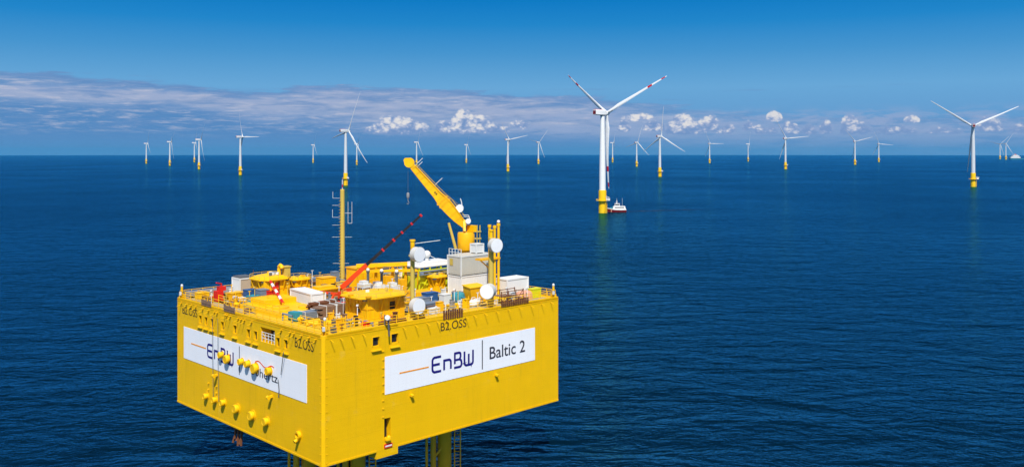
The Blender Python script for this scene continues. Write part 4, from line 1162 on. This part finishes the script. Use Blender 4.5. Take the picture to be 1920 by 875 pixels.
# big yellow plant block, gantry pipes and machines in the middle ----
pb = on('plant_housing', 'tall orange yellow plant housing behind the red mini crane', 'housing', 25.6, 28.2, ZD)
MB().box(-2.2, 2.6, -1.6, 1.6, 0, 3.3).box(-2.3, 2.7, -1.7, 1.7, 3.303, 3.5).build('body', M['yellow2'], pb)
m = MB()
for k in range(6): m.box(-2.25, -2.203, -1.4 + k * .5, -1.1 + k * .5, .5, 2.9)
for k in range(5): m.box(-1.9 + k * .9, -1.3 + k * .9, -1.65, -1.603, .5, 2.7)
m.build('louvre_panel', M['yellow'], pb)
ga = on('pipe_gantry', 'yellow pipe gantry with legs running along the middle of the deck', 'gantry', 24.7, 22.3, ZD)
m = MB()
m.beam((-2.9, 2.4, 4.2), (3.2, -2.5, 4.45), .55, .55).beam((-.2, .2, 3.35), (4.4, -4.2, 3.5), .35, .4).beam((-2.9, 1.5, 3.4), (2.2, -2.3, 3.5), .35, .35)
m.build('pipe', M['yellow'], ga)
for x, y, h in ((-2.7, 2.2, 3.95), (-.6, .5, 4.0), (1.4, -1.1, 4.05), (3.0, -2.3, 4.15), (4.2, -4.0, 3.3)): MB().box(x - .16, x + .16, y - .16, y + .16, 0, h).build('support_leg', M['yellow2'], ga)
for x, y, h in ((-1.6, .9, 2.3), (.5, -.9, 2.7), (2.0, -2.6, 2.2)): MB().box(x - .6, x + .6, y - .5, y + .5, .2, h).build('valve_cabinet', M['yellow2'], ga)

machines = [(20.4, 20.6, M['lgrey'], 'pale machine casing with dark stacks, left end of the row behind the octagon house'),
            (21.3, 18.4, M['white'], 'white machine casing with dark stacks, middle of the row behind the octagon house'),
            (22.4, 16.2, M['lgrey'], 'pale machine casing with dark stacks, right end of the row behind the octagon house')]
for u, v, mt_, lab in machines:
    r = on('cooling_unit', lab, 'cooling unit', u, v, ZD, group='machines behind the octagon house')
    MB().box(-.75, .75, -.8, .8, .1, 2.1).box(-.6, .4, -.5, .5, 2.1, 2.5).build('casing', mt_, r)
    MB().lathe([(.2, 1.9), (.2, 3.7), (.28, 3.75), (.28, 3.95)], c=(.45, -.3, 0), n=12).build('exhaust_stack', M['dgrey'], r, 35)
    MB().ball((.45, -.3, 4.1), .27, 10).build('stack_cap', M['white'], r, 60)
    MB().box(-.78, -.753, -.5, .5, .6, 1.5).box(-.5, .5, -.83, -.803, .6, 1.5).build('grille', M['rust'], r)

sb = on('equipment_housing', 'plain square yellow housing left of the red mini crane', 'housing', 20.4, 31.0, ZD)
MB().box(-1.2, 1.2, -1.0, 1.0, 0, 1.95).build('body', M['yellow'], sb)
MB().box(-1.26, 1.26, -1.06, 1.06, 1.953, 2.05).build('lid', M['yellow2'], sb)
sb = on('equipment_housing', 'wide low yellow housing with pipes between the small house and the mini crane', 'housing', 16.6, 25.6, ZD)
MB().box(-2.4, 2.4, -1.4, 1.4, 0, 1.1).box(-1.5, 1.5, -.8, .8, 1.103, 1.6).build('body', M['yellow'], sb)
MB().tube([(-2.6, -1.7, .5), (-2.0, -1.7, 1.3), (2.0, -1.7, 1.3), (2.5, -1.7, .4)], .16, 8).tube([(-2.6, -2.2, .4), (2.6, -2.2, .4)], .2, 8).build('pipe', M['yellow2'], sb, 40)
sb = on('equipment_housing', 'orange yellow housing with ribbed front between lime module and octagon house', 'housing', 25.4, 13.6, ZD)
MB().box(-1.6, 1.8, -1.2, 1.2, 0, 1.2).build('body', M['yellow2'], sb)
m = MB()
for k in range(6): m.box(-1.5 + k * .55, -1.2 + k * .55, -1.28, -1.203, .2, 1.1)
m.build('rib', M['yellow'], sb)

# raised yellow hatch deck on the left
rh = on('hatch_deck', 'raised yellow hatch deck with round covers on the left part of the roof', 'hatch deck', 5.9, 19.8, ZD)
MB().box(-3.3, 3.4, -5.6, 5.6, 0, .55).box(-1.6, 3.4, 1.5, 5.2, .553, 1.25).build('plating', M['yellow'], rh)
for x, y, rr, z in ((-.7, -1.2, 1.15, .553), (1.9, -3.2, .95, .553), (-1.6, -4.0, .8, .553), (.9, 3.3, 1.0, 1.253)):
    MB().lathe([(rr, z), (rr, z + .14), (rr * .9, z + .2), (.1, z + .24)], c=(x, y, 0), n=24).build('round_cover', M['yellow2'], rh, 40)
m = MB()
for k in range(7): m.cyl((-3.25, -5.4 + k * 1.8, .55), (-3.25, -5.4 + k * 1.8, 1.55), .05, n=6)
m.cyl((-3.25, -5.4, 1.55), (-3.25, 5.4, 1.55), .045, n=6).cyl((-3.25, -5.4, 1.1), (-3.25, 5.4, 1.1), .045, n=6)
m.build('handrail', M['yellow'], rh)

# red and white striped pole leaning across the hatch deck
pr = on('striped_pole', 'red and white striped pole leaning across the yellow hatch deck', 'pole', 6.4, 22.5, ZD)
e0, e1 = Vector((-.4, -3.2, 1.0)), Vector((2.2, 4.8, 2.9))
m = MB()
for k in range(7):
    m.mat(k % 2); m.cyl(e0.lerp(e1, k / 7), e0.lerp(e1, (k + 1) / 7), .2, n=10)
m.build('tube', [M['red'], M['white']], pr, 40)
MB().cyl(e0 + Vector((0, 0, -1.0)), e0 + Vector((0, 0, .1)), .12, n=8).cyl(e1 + Vector((-.2, -.5, -2.9)), e1 + Vector((-.2, -.5, -.1)), .12, n=8).build('trestle', M['yellow2'], pr)

# plank stacks
def plank_stack(label, u, v, L, w, h, rz, mat, z=0.0, tealend=False):
    r = on('plank_stack', label, 'plank stack', u, v, ZD + z, rz, 'plank stacks by the front corner')
    m = MB(); n = max(2, int(h / .22))
    for k in range(n):
        j = (rnd.random() - .5) * .5
        for q in range(3):
            jj = j + (rnd.random() - .5) * .4
            m.box(-L / 2 + jj, L / 2 + jj, -w / 2 + q * w / 3 + .02, -w / 2 + (q + 1) * w / 3 - .02, .12 + k * .22, .12 + k * .22 + .19)
    m.build('planks', mat, r)
    m = MB()
    for x in (-L * .32, L * .32): m.box(x - .08, x + .08, -w / 2 - .02, w / 2 + .02, 0, .117)
    m.build('bearer', M['dgrey'], r)
    m = MB()
    for x in (-L * .3, L * .1, L * .34): m.box(x - .04, x + .04, -w / 2 - .05, -w / 2 - .02, .1, .2 + n * .22).box(x - .04, x + .04, -w / 2 - .05, w / 2, .2 + (n - .15) * .22, .25 + n * .22)
    m.build('lashing_strap', M['lgrey'], r)
    if tealend: MB().box(-L / 2 - .5, -L / 2 + .5, -w / 2 - .08, w / 2 + .08, .12, .3 + n * .22).build('tarpaulin_end', M['teal'], r)
    return r
plank_stack('long low plank stack with a teal wrapped end nearest the corner', 5.6, 11.6, 5.0, 1.5, 1.0, .1, M['slate'], tealend=True)
plank_stack('brown plank stack with lashing straps against the octagon house', 8.4, 11.3, 4.4, 1.6, 1.35, .12, M['brown'])
plank_stack('dark plank stack behind the two others, beside the white container', 9.4, 14.4, 4.2, 1.4, 1.4, .05, M['rust'])

# boxes, tanks and bags
def crate(label, u, v, w, l, h, mat, rz=0.0, cat='crate', z=0.0, name='storage_crate', group=None):
    r = on(name, label, cat, u, v, ZD + z, rz, group)
    MB().box(-w / 2, w / 2, -l / 2, l / 2, .1, h).build('body', mat, r)
    MB().box(-w / 2 - .05, w / 2 + .05, -l / 2 - .05, l / 2 + .05, h + .003, h + .12).build('lid', mat, r)
    m = MB()
    for x in (-w / 2 + .1, w / 2 - .1): m.box(x - .08, x + .08, -l / 2 + .02, l / 2 - .02, 0, .097)
    m.build('skid', M['dgrey'], r)
    return r
crate('tall blue crate at the left end of the heap below the red doorway', 6.6, 29.6, 1.6, 1.2, 1.6, M['blue'])
crate('slate blue crate in the middle of the heap below the red doorway', 7.6, 27.9, 1.3, 1.5, 1.7, M['slate'])
crate('teal crate in the heap below the red doorway', 6.0, 27.6, 1.3, 1.3, 1.0, M['teal'], .3)
crate('small white box in front of the blue heap by the left railing', 4.6, 28.4, .8, .8, .8, M['white'], .2, 'box', name='storage_box')
crate('dark red box beside the upper end of the striped pole', 8.3, 27.0, .8, .7, 1.5, M['red'], .1, 'box', name='storage_box')
crate('blue crate right of the lower left drum antenna, nearest the lime module', 24.0, 9.6, 2.0, 1.3, 1.5, M['blue'])
crate('low slate crate right of the lower left drum antenna', 22.0, 9.3, 2.6, 1.2, 1.0, M['slate'])
crate('long grey crate between the lower left drum antenna and the railing', 20.3, 5.6, 4.2, 1.3, .9, M['slate'], .05)
crate('rust brown box beside the lower left drum antenna', 17.0, 3.6, 1.8, 1.0, .9, M['rust'], .1, 'box', name='storage_box')
crate('pale green box by the front railing right of the lower left drum antenna', 19.0, 2.6, 1.4, .9, .7, M['lgrey'], .1, 'box', name='storage_box')
crate('grey crate left of the teal tank', 25.0, 7.4, 1.3, 1.1, 1.4, M['lgrey'])
crate('dark slate crate right of the teal tank', 28.0, 8.0, 1.5, 1.1, 1.3, M['slate'])
crate('brown box on the deck left of the beige container, near the red cabinet', 4.4, 33.4, 1.2, 1.1, .9, M['brown'], .2, 'box', name='storage_box')
crate('orange yellow box behind the red cabinet', 5.6, 32.2, 2.2, 1.5, 1.0, M['yellow2'], .15, 'box', name='storage_box')
crate('yellow box near the far left corner of the deck', 2.4, 36.2, 1.6, 1.4, .9, M['yellow'], 0, 'box', name='storage_box')
crate('green yellow box at the right rear corner of the deck', 38.4, 2.6, 1.8, 1.0, 1.3, M['lime'], 0, 'box', name='storage_box')
crate('grey cabinet at the foot of the ochre mast', 25.6, 36.4, 1.0, 1.0, 1.8, M['slate'], 0, 'cabinet', name='switch_cabinet')
crate('slate cabinet on the rear deck left of the plain yellow housing', 20.5, 35.0, 2.4, 1.2, 1.3, M['slate'], 0, 'cabinet', name='switch_cabinet')
crate('pale grey cabinet on the rear deck beside the slate one', 23.2, 35.4, 1.6, 1.2, 1.1, M['lgrey'], 0, 'cabinet', name='switch_cabinet')

tk = on('water_tank', 'round teal tank in front of the white lower container', 'tank', 26.6, 6.3, ZD)
MB().lathe([(.85, .15), (.9, .25), (.9, 1.3), (.8, 1.55), (.3, 1.72), (0, 1.75)], n=20).build('shell', M['teal'], tk, 40)
MB().box(-.8, .8, -.8, .8, 0, .147).build('stand', M['dgrey'], tk)
bg_ = on('bulk_bag', 'rumpled white bulk bag by the front railing below the teal tank', 'bag', 26.9, 3.4, ZD)
m = MB(); rings = []
for j in range(7):
    z = .02 + .95 * j / 6; s = (.78, .95, 1.0, 1.0, .93, .7, .3)[j]
    rings.append([(1.05 * s * math.cos(2 * PI * k / 14) * (1 + .12 * math.sin(k * 2.3 + j)), .62 * s * math.sin(2 * PI * k / 14) * (1 + .12 * math.cos(k * 1.7 + j)), z) for k in range(14)])
m.loft(rings).build('sack', M['white'], bg_, 60)
MB().tube([(-.5, 0, .9), (-.3, 0, 1.25), (.2, 0, 1.25), (.5, 0, .9)], .05, 6).build('lifting_loop', M['lgrey'], bg_)

# red fire cabinet at the left railing
fc_ = on('fire_cabinet', 'bright red fire monitor cabinet by the left railing', 'fire cabinet', 2.7, 31.6, ZD)
MB().box(-.5, .5, -.55, .55, .25, 1.7).box(-.05, .95, -.45, .45, 1.703, 2.3).build('body', M['red'], fc_)
MB().cyl((.4, 0, 2.3), (.4, 0, 2.7), .14).cyl((.4, 0, 2.65), (-.6, -.5, 2.95), .12, .09).build('nozzle', M['tred'], fc_)
MB().box(-.45, -.3, -.5, .5, 0, .247).box(.3, .45, -.5, .5, 0, .247).build('stand', M['rust'], fc_)

# scaffold and tarpaulin at the right
sc_ = on('scaffold_frame', 'brown tube scaffold by the front railing right of the lower right drum antenna', 'scaffold', 32.6, 2.3, ZD)
m = MB()
for x in (-2.2, -.8, .7, 2.2):
    for y in (-.9, .9): m.cyl((x, y, 0), (x, y, 1.9), .07, n=6)
for z in (.5, 1.1, 1.75):
    for y in (-.9, .9): m.cyl((-2.3, y, z), (2.3, y, z), .06, n=6)
for x in (-2.2, .7): m.cyl((x, -.9, .1), (x + 1.4, -.9, 1.7), .05, n=6)
m.build('tubes', M['rust'], sc_)
MB().box(-2.2, .6, -.8, .8, 1.12, 1.2).box(.8, 2.1, -.8, .8, .56, .64).build('boards', M['brown'], sc_)
MB().box(.1, .9, -.7, .2, .0, 1.5).build('white_drum_box', M['lgrey'], sc_)
tp_ = on('tarpaulin_heap', 'faded red tarpaulin heap near the right rear corner', 'tarpaulin', 36.6, 3.0, ZD)
rings = []
for j in range(5):
    s = (1.0, 1.0, .9, .6, .15)[j]
    rings.append([(1.7 * s * math.cos(2 * PI * k / 16) * (1 + .14 * math.sin(k * 2.1 + j)), 1.0 * s * math.sin(2 * PI * k / 16) * (1 + .15 * math.cos(k * 1.9)), (.02, .4, .85, 1.15, 1.25)[j]) for k in range(16)])
MB().loft(rings).build('cover', M['pink'], tp_, 60)

# corner lights and the search light at the front edge
for lab, u, v in (('slim corner post with white lamp at the far left corner', .45, LV - .5), ('slim corner post with white lamp at the right corner', LU - .5, .5), ('slim corner post with small grey lamp at the nearest corner', .75, .75)):
    r = on('corner_light', lab, 'corner light', u, v, ZD, group='corner lights of the platform')
    MB().cyl((0, 0, 0), (0, 0, 1.75), .16, n=10).box(-.3, .3, -.3, .3, 0, .6).build('post', M['yellow'], r)
    MB().lathe([(.14, 1.75), (.18, 1.82), (.18, 2.0), (.1, 2.12), (0, 2.15)], n=12).build('lamp', M['lgrey'], r, 40)
    MB().obox((-.45, -.45, .85), (.25, .25, .5)).build('control_box', M['lgrey'], r)
r = on('search_light', 'search light with round pale head on a bracket above the right wall windows', 'search light', 9.0, -.30, ZT + .17)
MB().cyl((0, .35, 0), (0, .35, 1.3), .08, n=8).beam((0, .35, .9), (0, -.35, .75), .12, .14).beam((0, -.35, .8), (.15, -.35, -1.3), .1, .2).build('bracket', M['dgrey'], r)
MB().lathe([(.1, -.3), (.30, -.22), (.34, .2), (.28, .28), (0, .30)], c=(-.1, -.3, 1.0), axis=(-.5, -.8, .2), n=16).build('lamp_head', M['lgrey'], r, 40)

# thin whip aerials and vent stubs
for lab, u, v, h in (('thin reddish whip aerial at the rear railing left of the mini crane', 15.3, 36.5, 3.0), ('thin grey whip aerial beside the beige container', 10.6, 36.0, 3.6)):
    r = on('whip_aerial', lab, 'aerial', u, v, ZD)
    MB().cyl((0, 0, 0), (0, 0, h), .05, .03, n=6).cyl((0, 0, 0), (0, 0, .3), .12, n=8).build('rod', M['rust'], r)
vs_ = [(3.9, 6.4, 'mushroom vent nearest the front corner'), (6.0, 3.4, 'mushroom vent by the front railing near the search light'), (2.6, 9.2, 'mushroom vent by the left railing near the plank stacks'),
       (2.2, 25.2, 'mushroom vent by the left railing below the blue heap'), (27.0, 17.0, 'mushroom vent left of the funnel topped hut')]
for u, v, lab in vs_:
    r = on('mushroom_vent', 'small yellow ' + lab, 'vent', u, v, ZD, group='mushroom vents on the deck')
    MB().cyl((0, 0, 0), (0, 0, .55), .22, n=12).build('stem', M['yellow2'], r, 40)
    MB().lathe([(.2, .5), (.42, .55), (.42, .68), (.25, .82), (0, .86)], n=14).build('cap', M['yellow'], r, 40)
# low pipes along the front edge
r = on('deck_pipes', 'bundle of yellow pipes lying along the deck edge by the front corner', 'pipes', 5.6, 6.4, ZD)
MB().tube([(-3.6, .6, .3), (1.8, -2.2, .3), (2.4, -2.4, .25)], .16, 8).tube([(-3.3, 1.3, .3), (2.2, -1.5, .3), (2.4, -1.5, .2)], .2, 8).build('pipe', M['yellow'], r, 40)
for k in range(4): MB().box(-3.0 + k * 1.6 - .1, -3.0 + k * 1.6 + .1, .2 - k * .8, 1.6 - k * .8, 0, .13).build('pipe_saddle', M['lgrey'], r)
r = on('hose_reel', 'pale hose laid flat on the deck in front of the octagon house', 'hose', 7.9, 4.6, ZD)
m = MB()
for q in range(3): m.tube([((.45 + .2 * q) * 1.7 * math.cos(k / 16 * 2 * PI), (.45 + .2 * q) * math.sin(k / 16 * 2 * PI), .1 + .02 * q) for k in range(17)], .09, 6)
m.build('hose', M['lgrey'], r, 60)

# ------------------------------------------------------------------ boats
bt = tag(empty('service_boat', (82.0, 708.0, 0.0), R(178)), 'white and maroon crew boat nosing against the nearest turbine', 'boat')
# local +X is the bow
sec = [(-7.5, 2.7, -.6, 2.1), (-3, 3.0, -.7, 2.0), (2, 2.9, -.7, 2.2), (5, 2.1, -.5, 2.7), (7.3, .5, .2, 3.1)]
mb = MB(); mb.loft([[(x, -w * .8, lo), (x, w * .8, lo), (x, w, hi), (x, -w, hi)] for x, w, lo, hi in sec])
hull = mb.build('hull', M['maroon'], bt)
MB().loft([[(x, -w - .08, hi - .42), (x, w + .08, hi - .42), (x, w + .1, hi + .12), (x, -w - .1, hi + .12)] for x, w, lo, hi in sec]).build('fender', M['white'], hull)
ca = MB().loft([[(-7.0, -2.4, 2.15), (3.2, -2.4, 2.3), (3.2, 2.4, 2.3), (-7.0, 2.4, 2.15)], [(-6.6, -2.2, 4.6), (2.4, -2.2, 4.6), (2.4, 2.2, 4.6), (-6.6, 2.2, 4.6)]]).build('cabin', M['white'], bt)
MB().box(-5.8, 1.6, 2.30, 2.36, 3.3, 4.0).box(-5.8, 1.6, -2.36, -2.30, 3.3, 4.0).build('window', M['glass'], ca)
wh = MB().loft([[(-2.6, -1.7, 4.61), (1.8, -1.7, 4.61), (1.8, 1.7, 4.61), (-2.6, 1.7, 4.61)], [(-2.2, -1.5, 6.5), (1.2, -1.5, 6.5), (1.2, 1.5, 6.5), (-2.2, 1.5, 6.5)]]).box(-2.5, 1.5, -1.7, 1.7, 6.5, 6.7).build('wheelhouse', M['white'], bt)
MB().box(-2.0, 1.2, 1.60, 1.74, 5.3, 6.1).box(-2.0, 1.2, -1.74, -1.60, 5.3, 6.1).box(1.5, 1.72, -1.3, 1.3, 5.3, 6.1).build('window', M['glass'], wh)
MB().beam((-.2, 0, 6.7), (-.2, 0, 9.3), .9, 1.0, .2, .2).cyl((-.2, 0, 9.2), (-.2, 0, 10.8), .07, n=6).box(-.9, .5, -.9, .9, 8.0, 8.12).cyl((-4.5, 0, 4.6), (-4.5, 0, 10.8), .07, n=6).build('mast', M['lgrey'], bt)
MB().box(3.4, 5.2, -.9, .9, 2.5, 3.6).box(3.0, 3.3, -2.0, 2.0, 2.5, 4.4).build('foredeck_gear', M['teal'], bt)
MB().box(4.0, 4.6, -3.0, -2.2, .2, 2.8).box(4.0, 4.6, 2.2, 3.0, .2, 2.8).build('fender_post', M['pink'], bt)

vs = tag(empty('supply_ship', (3262, 5850, -2.6), R(-4)), 'distant white and blue green ship at the far right of the horizon', 'ship')
sec = [(-34, 9, 0, 8.5), (-26, 11, 0, 7), (110, 11, 0, 6.5), (124, 6, 0, 8), (130, 1, 0, 9)]
MB().loft([[(x, -w * .9, -3), (x, w * .9, -3), (x, w, hi), (x, -w, hi)] for x, w, lo, hi in sec]).build('hull', M['shipgreen'], vs)
su = MB().box(-32, 30, -10, 10, 8.6, 15).box(-20, 22, -9.5, 9.5, 15, 24).box(-12, 12, -9, 9, 24, 30).build('superstructure', M['white'], vs)
MB().box(-18, 20, -9.7, -9.52, 17, 19).box(-10, 10, -9.2, -9.02, 26, 28).build('window', M['glass'], su)
MB().box(-3, 5, -4, 4, 30, 34).build('funnel', M['red'], vs)
MB().cyl((-6, 0, 30), (-6, 0, 40), .6, n=8).cyl((60, 0, 6), (60, 0, 17), 1.2, n=8).beam((60, 0, 16), (90, 0, 20), 1.2, 1.2).build('mast', M['lgrey'], vs)

# boat wake: foam, plus the dark look of calm water put into the colour
wm, wb = new_mat('wake_foam_slick')
wt = wm.node_tree
tcn = wt.nodes.new('ShaderNodeTexCoord'); o_ = N(tcn.outputs['Object'])
mp = wt.nodes.new('ShaderNodeMapping'); mp.inputs['Scale'].default_value = (.10, .55, 1); wt.links.new(o_.s, mp.inputs[0])
fo = N.noise(N(mp.outputs[0]), 1.0, 6, .62, .4)
spx = wt.nodes.new('ShaderNodeSeparateXYZ'); wt.links.new(tcn.outputs['Object'], spx.inputs[0])
edge = N.smooth(N.m('ABSOLUTE', N(spx.outputs[1])), 2.5, 9.0, 1.0, 0.0) * N.smooth(N(spx.outputs[0]), 30, 94, 1.0, 0.0)
N.put(wb.inputs['Base Color'], N.mix(N.smooth(fo, .60, .72), (.004, .022, .075), (.40, .48, .53))); wb.inputs['Roughness'].default_value = .6
N.put(wb.inputs['Alpha'], N.smooth(fo, .36, .62) * edge * .62)
m = MB().add([(0, -9, 0), (95, -9, 0), (95, 9, 0), (0, 9, 0)], [(0, 1, 2, 3)])
wk = tag(m.build('wake_foam_slick', wm), kind='stuff')
wk.location = (90, 714, .05); wk.rotation_euler = (0, 0, R(22))

# ------------------------------------------------------------------ the sea air
hz = MB().box(-34000, 34000, -34000, 34000, -160, 175).build('haze', M['sea'])
hm = bpy.data.materials.new('sea_air'); hm.use_nodes = True
ht = hm.node_tree; ht.nodes.clear()
ho = ht.nodes.new('ShaderNodeOutputMaterial'); hv = ht.nodes.new('ShaderNodeVolumePrincipled')
hv.inputs['Color'].default_value = (0.10, 0.62, 1.0, 1); hv.inputs['Density'].default_value = 0.00002
hv.inputs['Anisotropy'].default_value = 0.2
ht.links.new(hv.outputs[0], ho.inputs['Volume'])
hz.data.materials.clear(); hz.data.materials.append(hm)
tag(hz, kind='stuff')
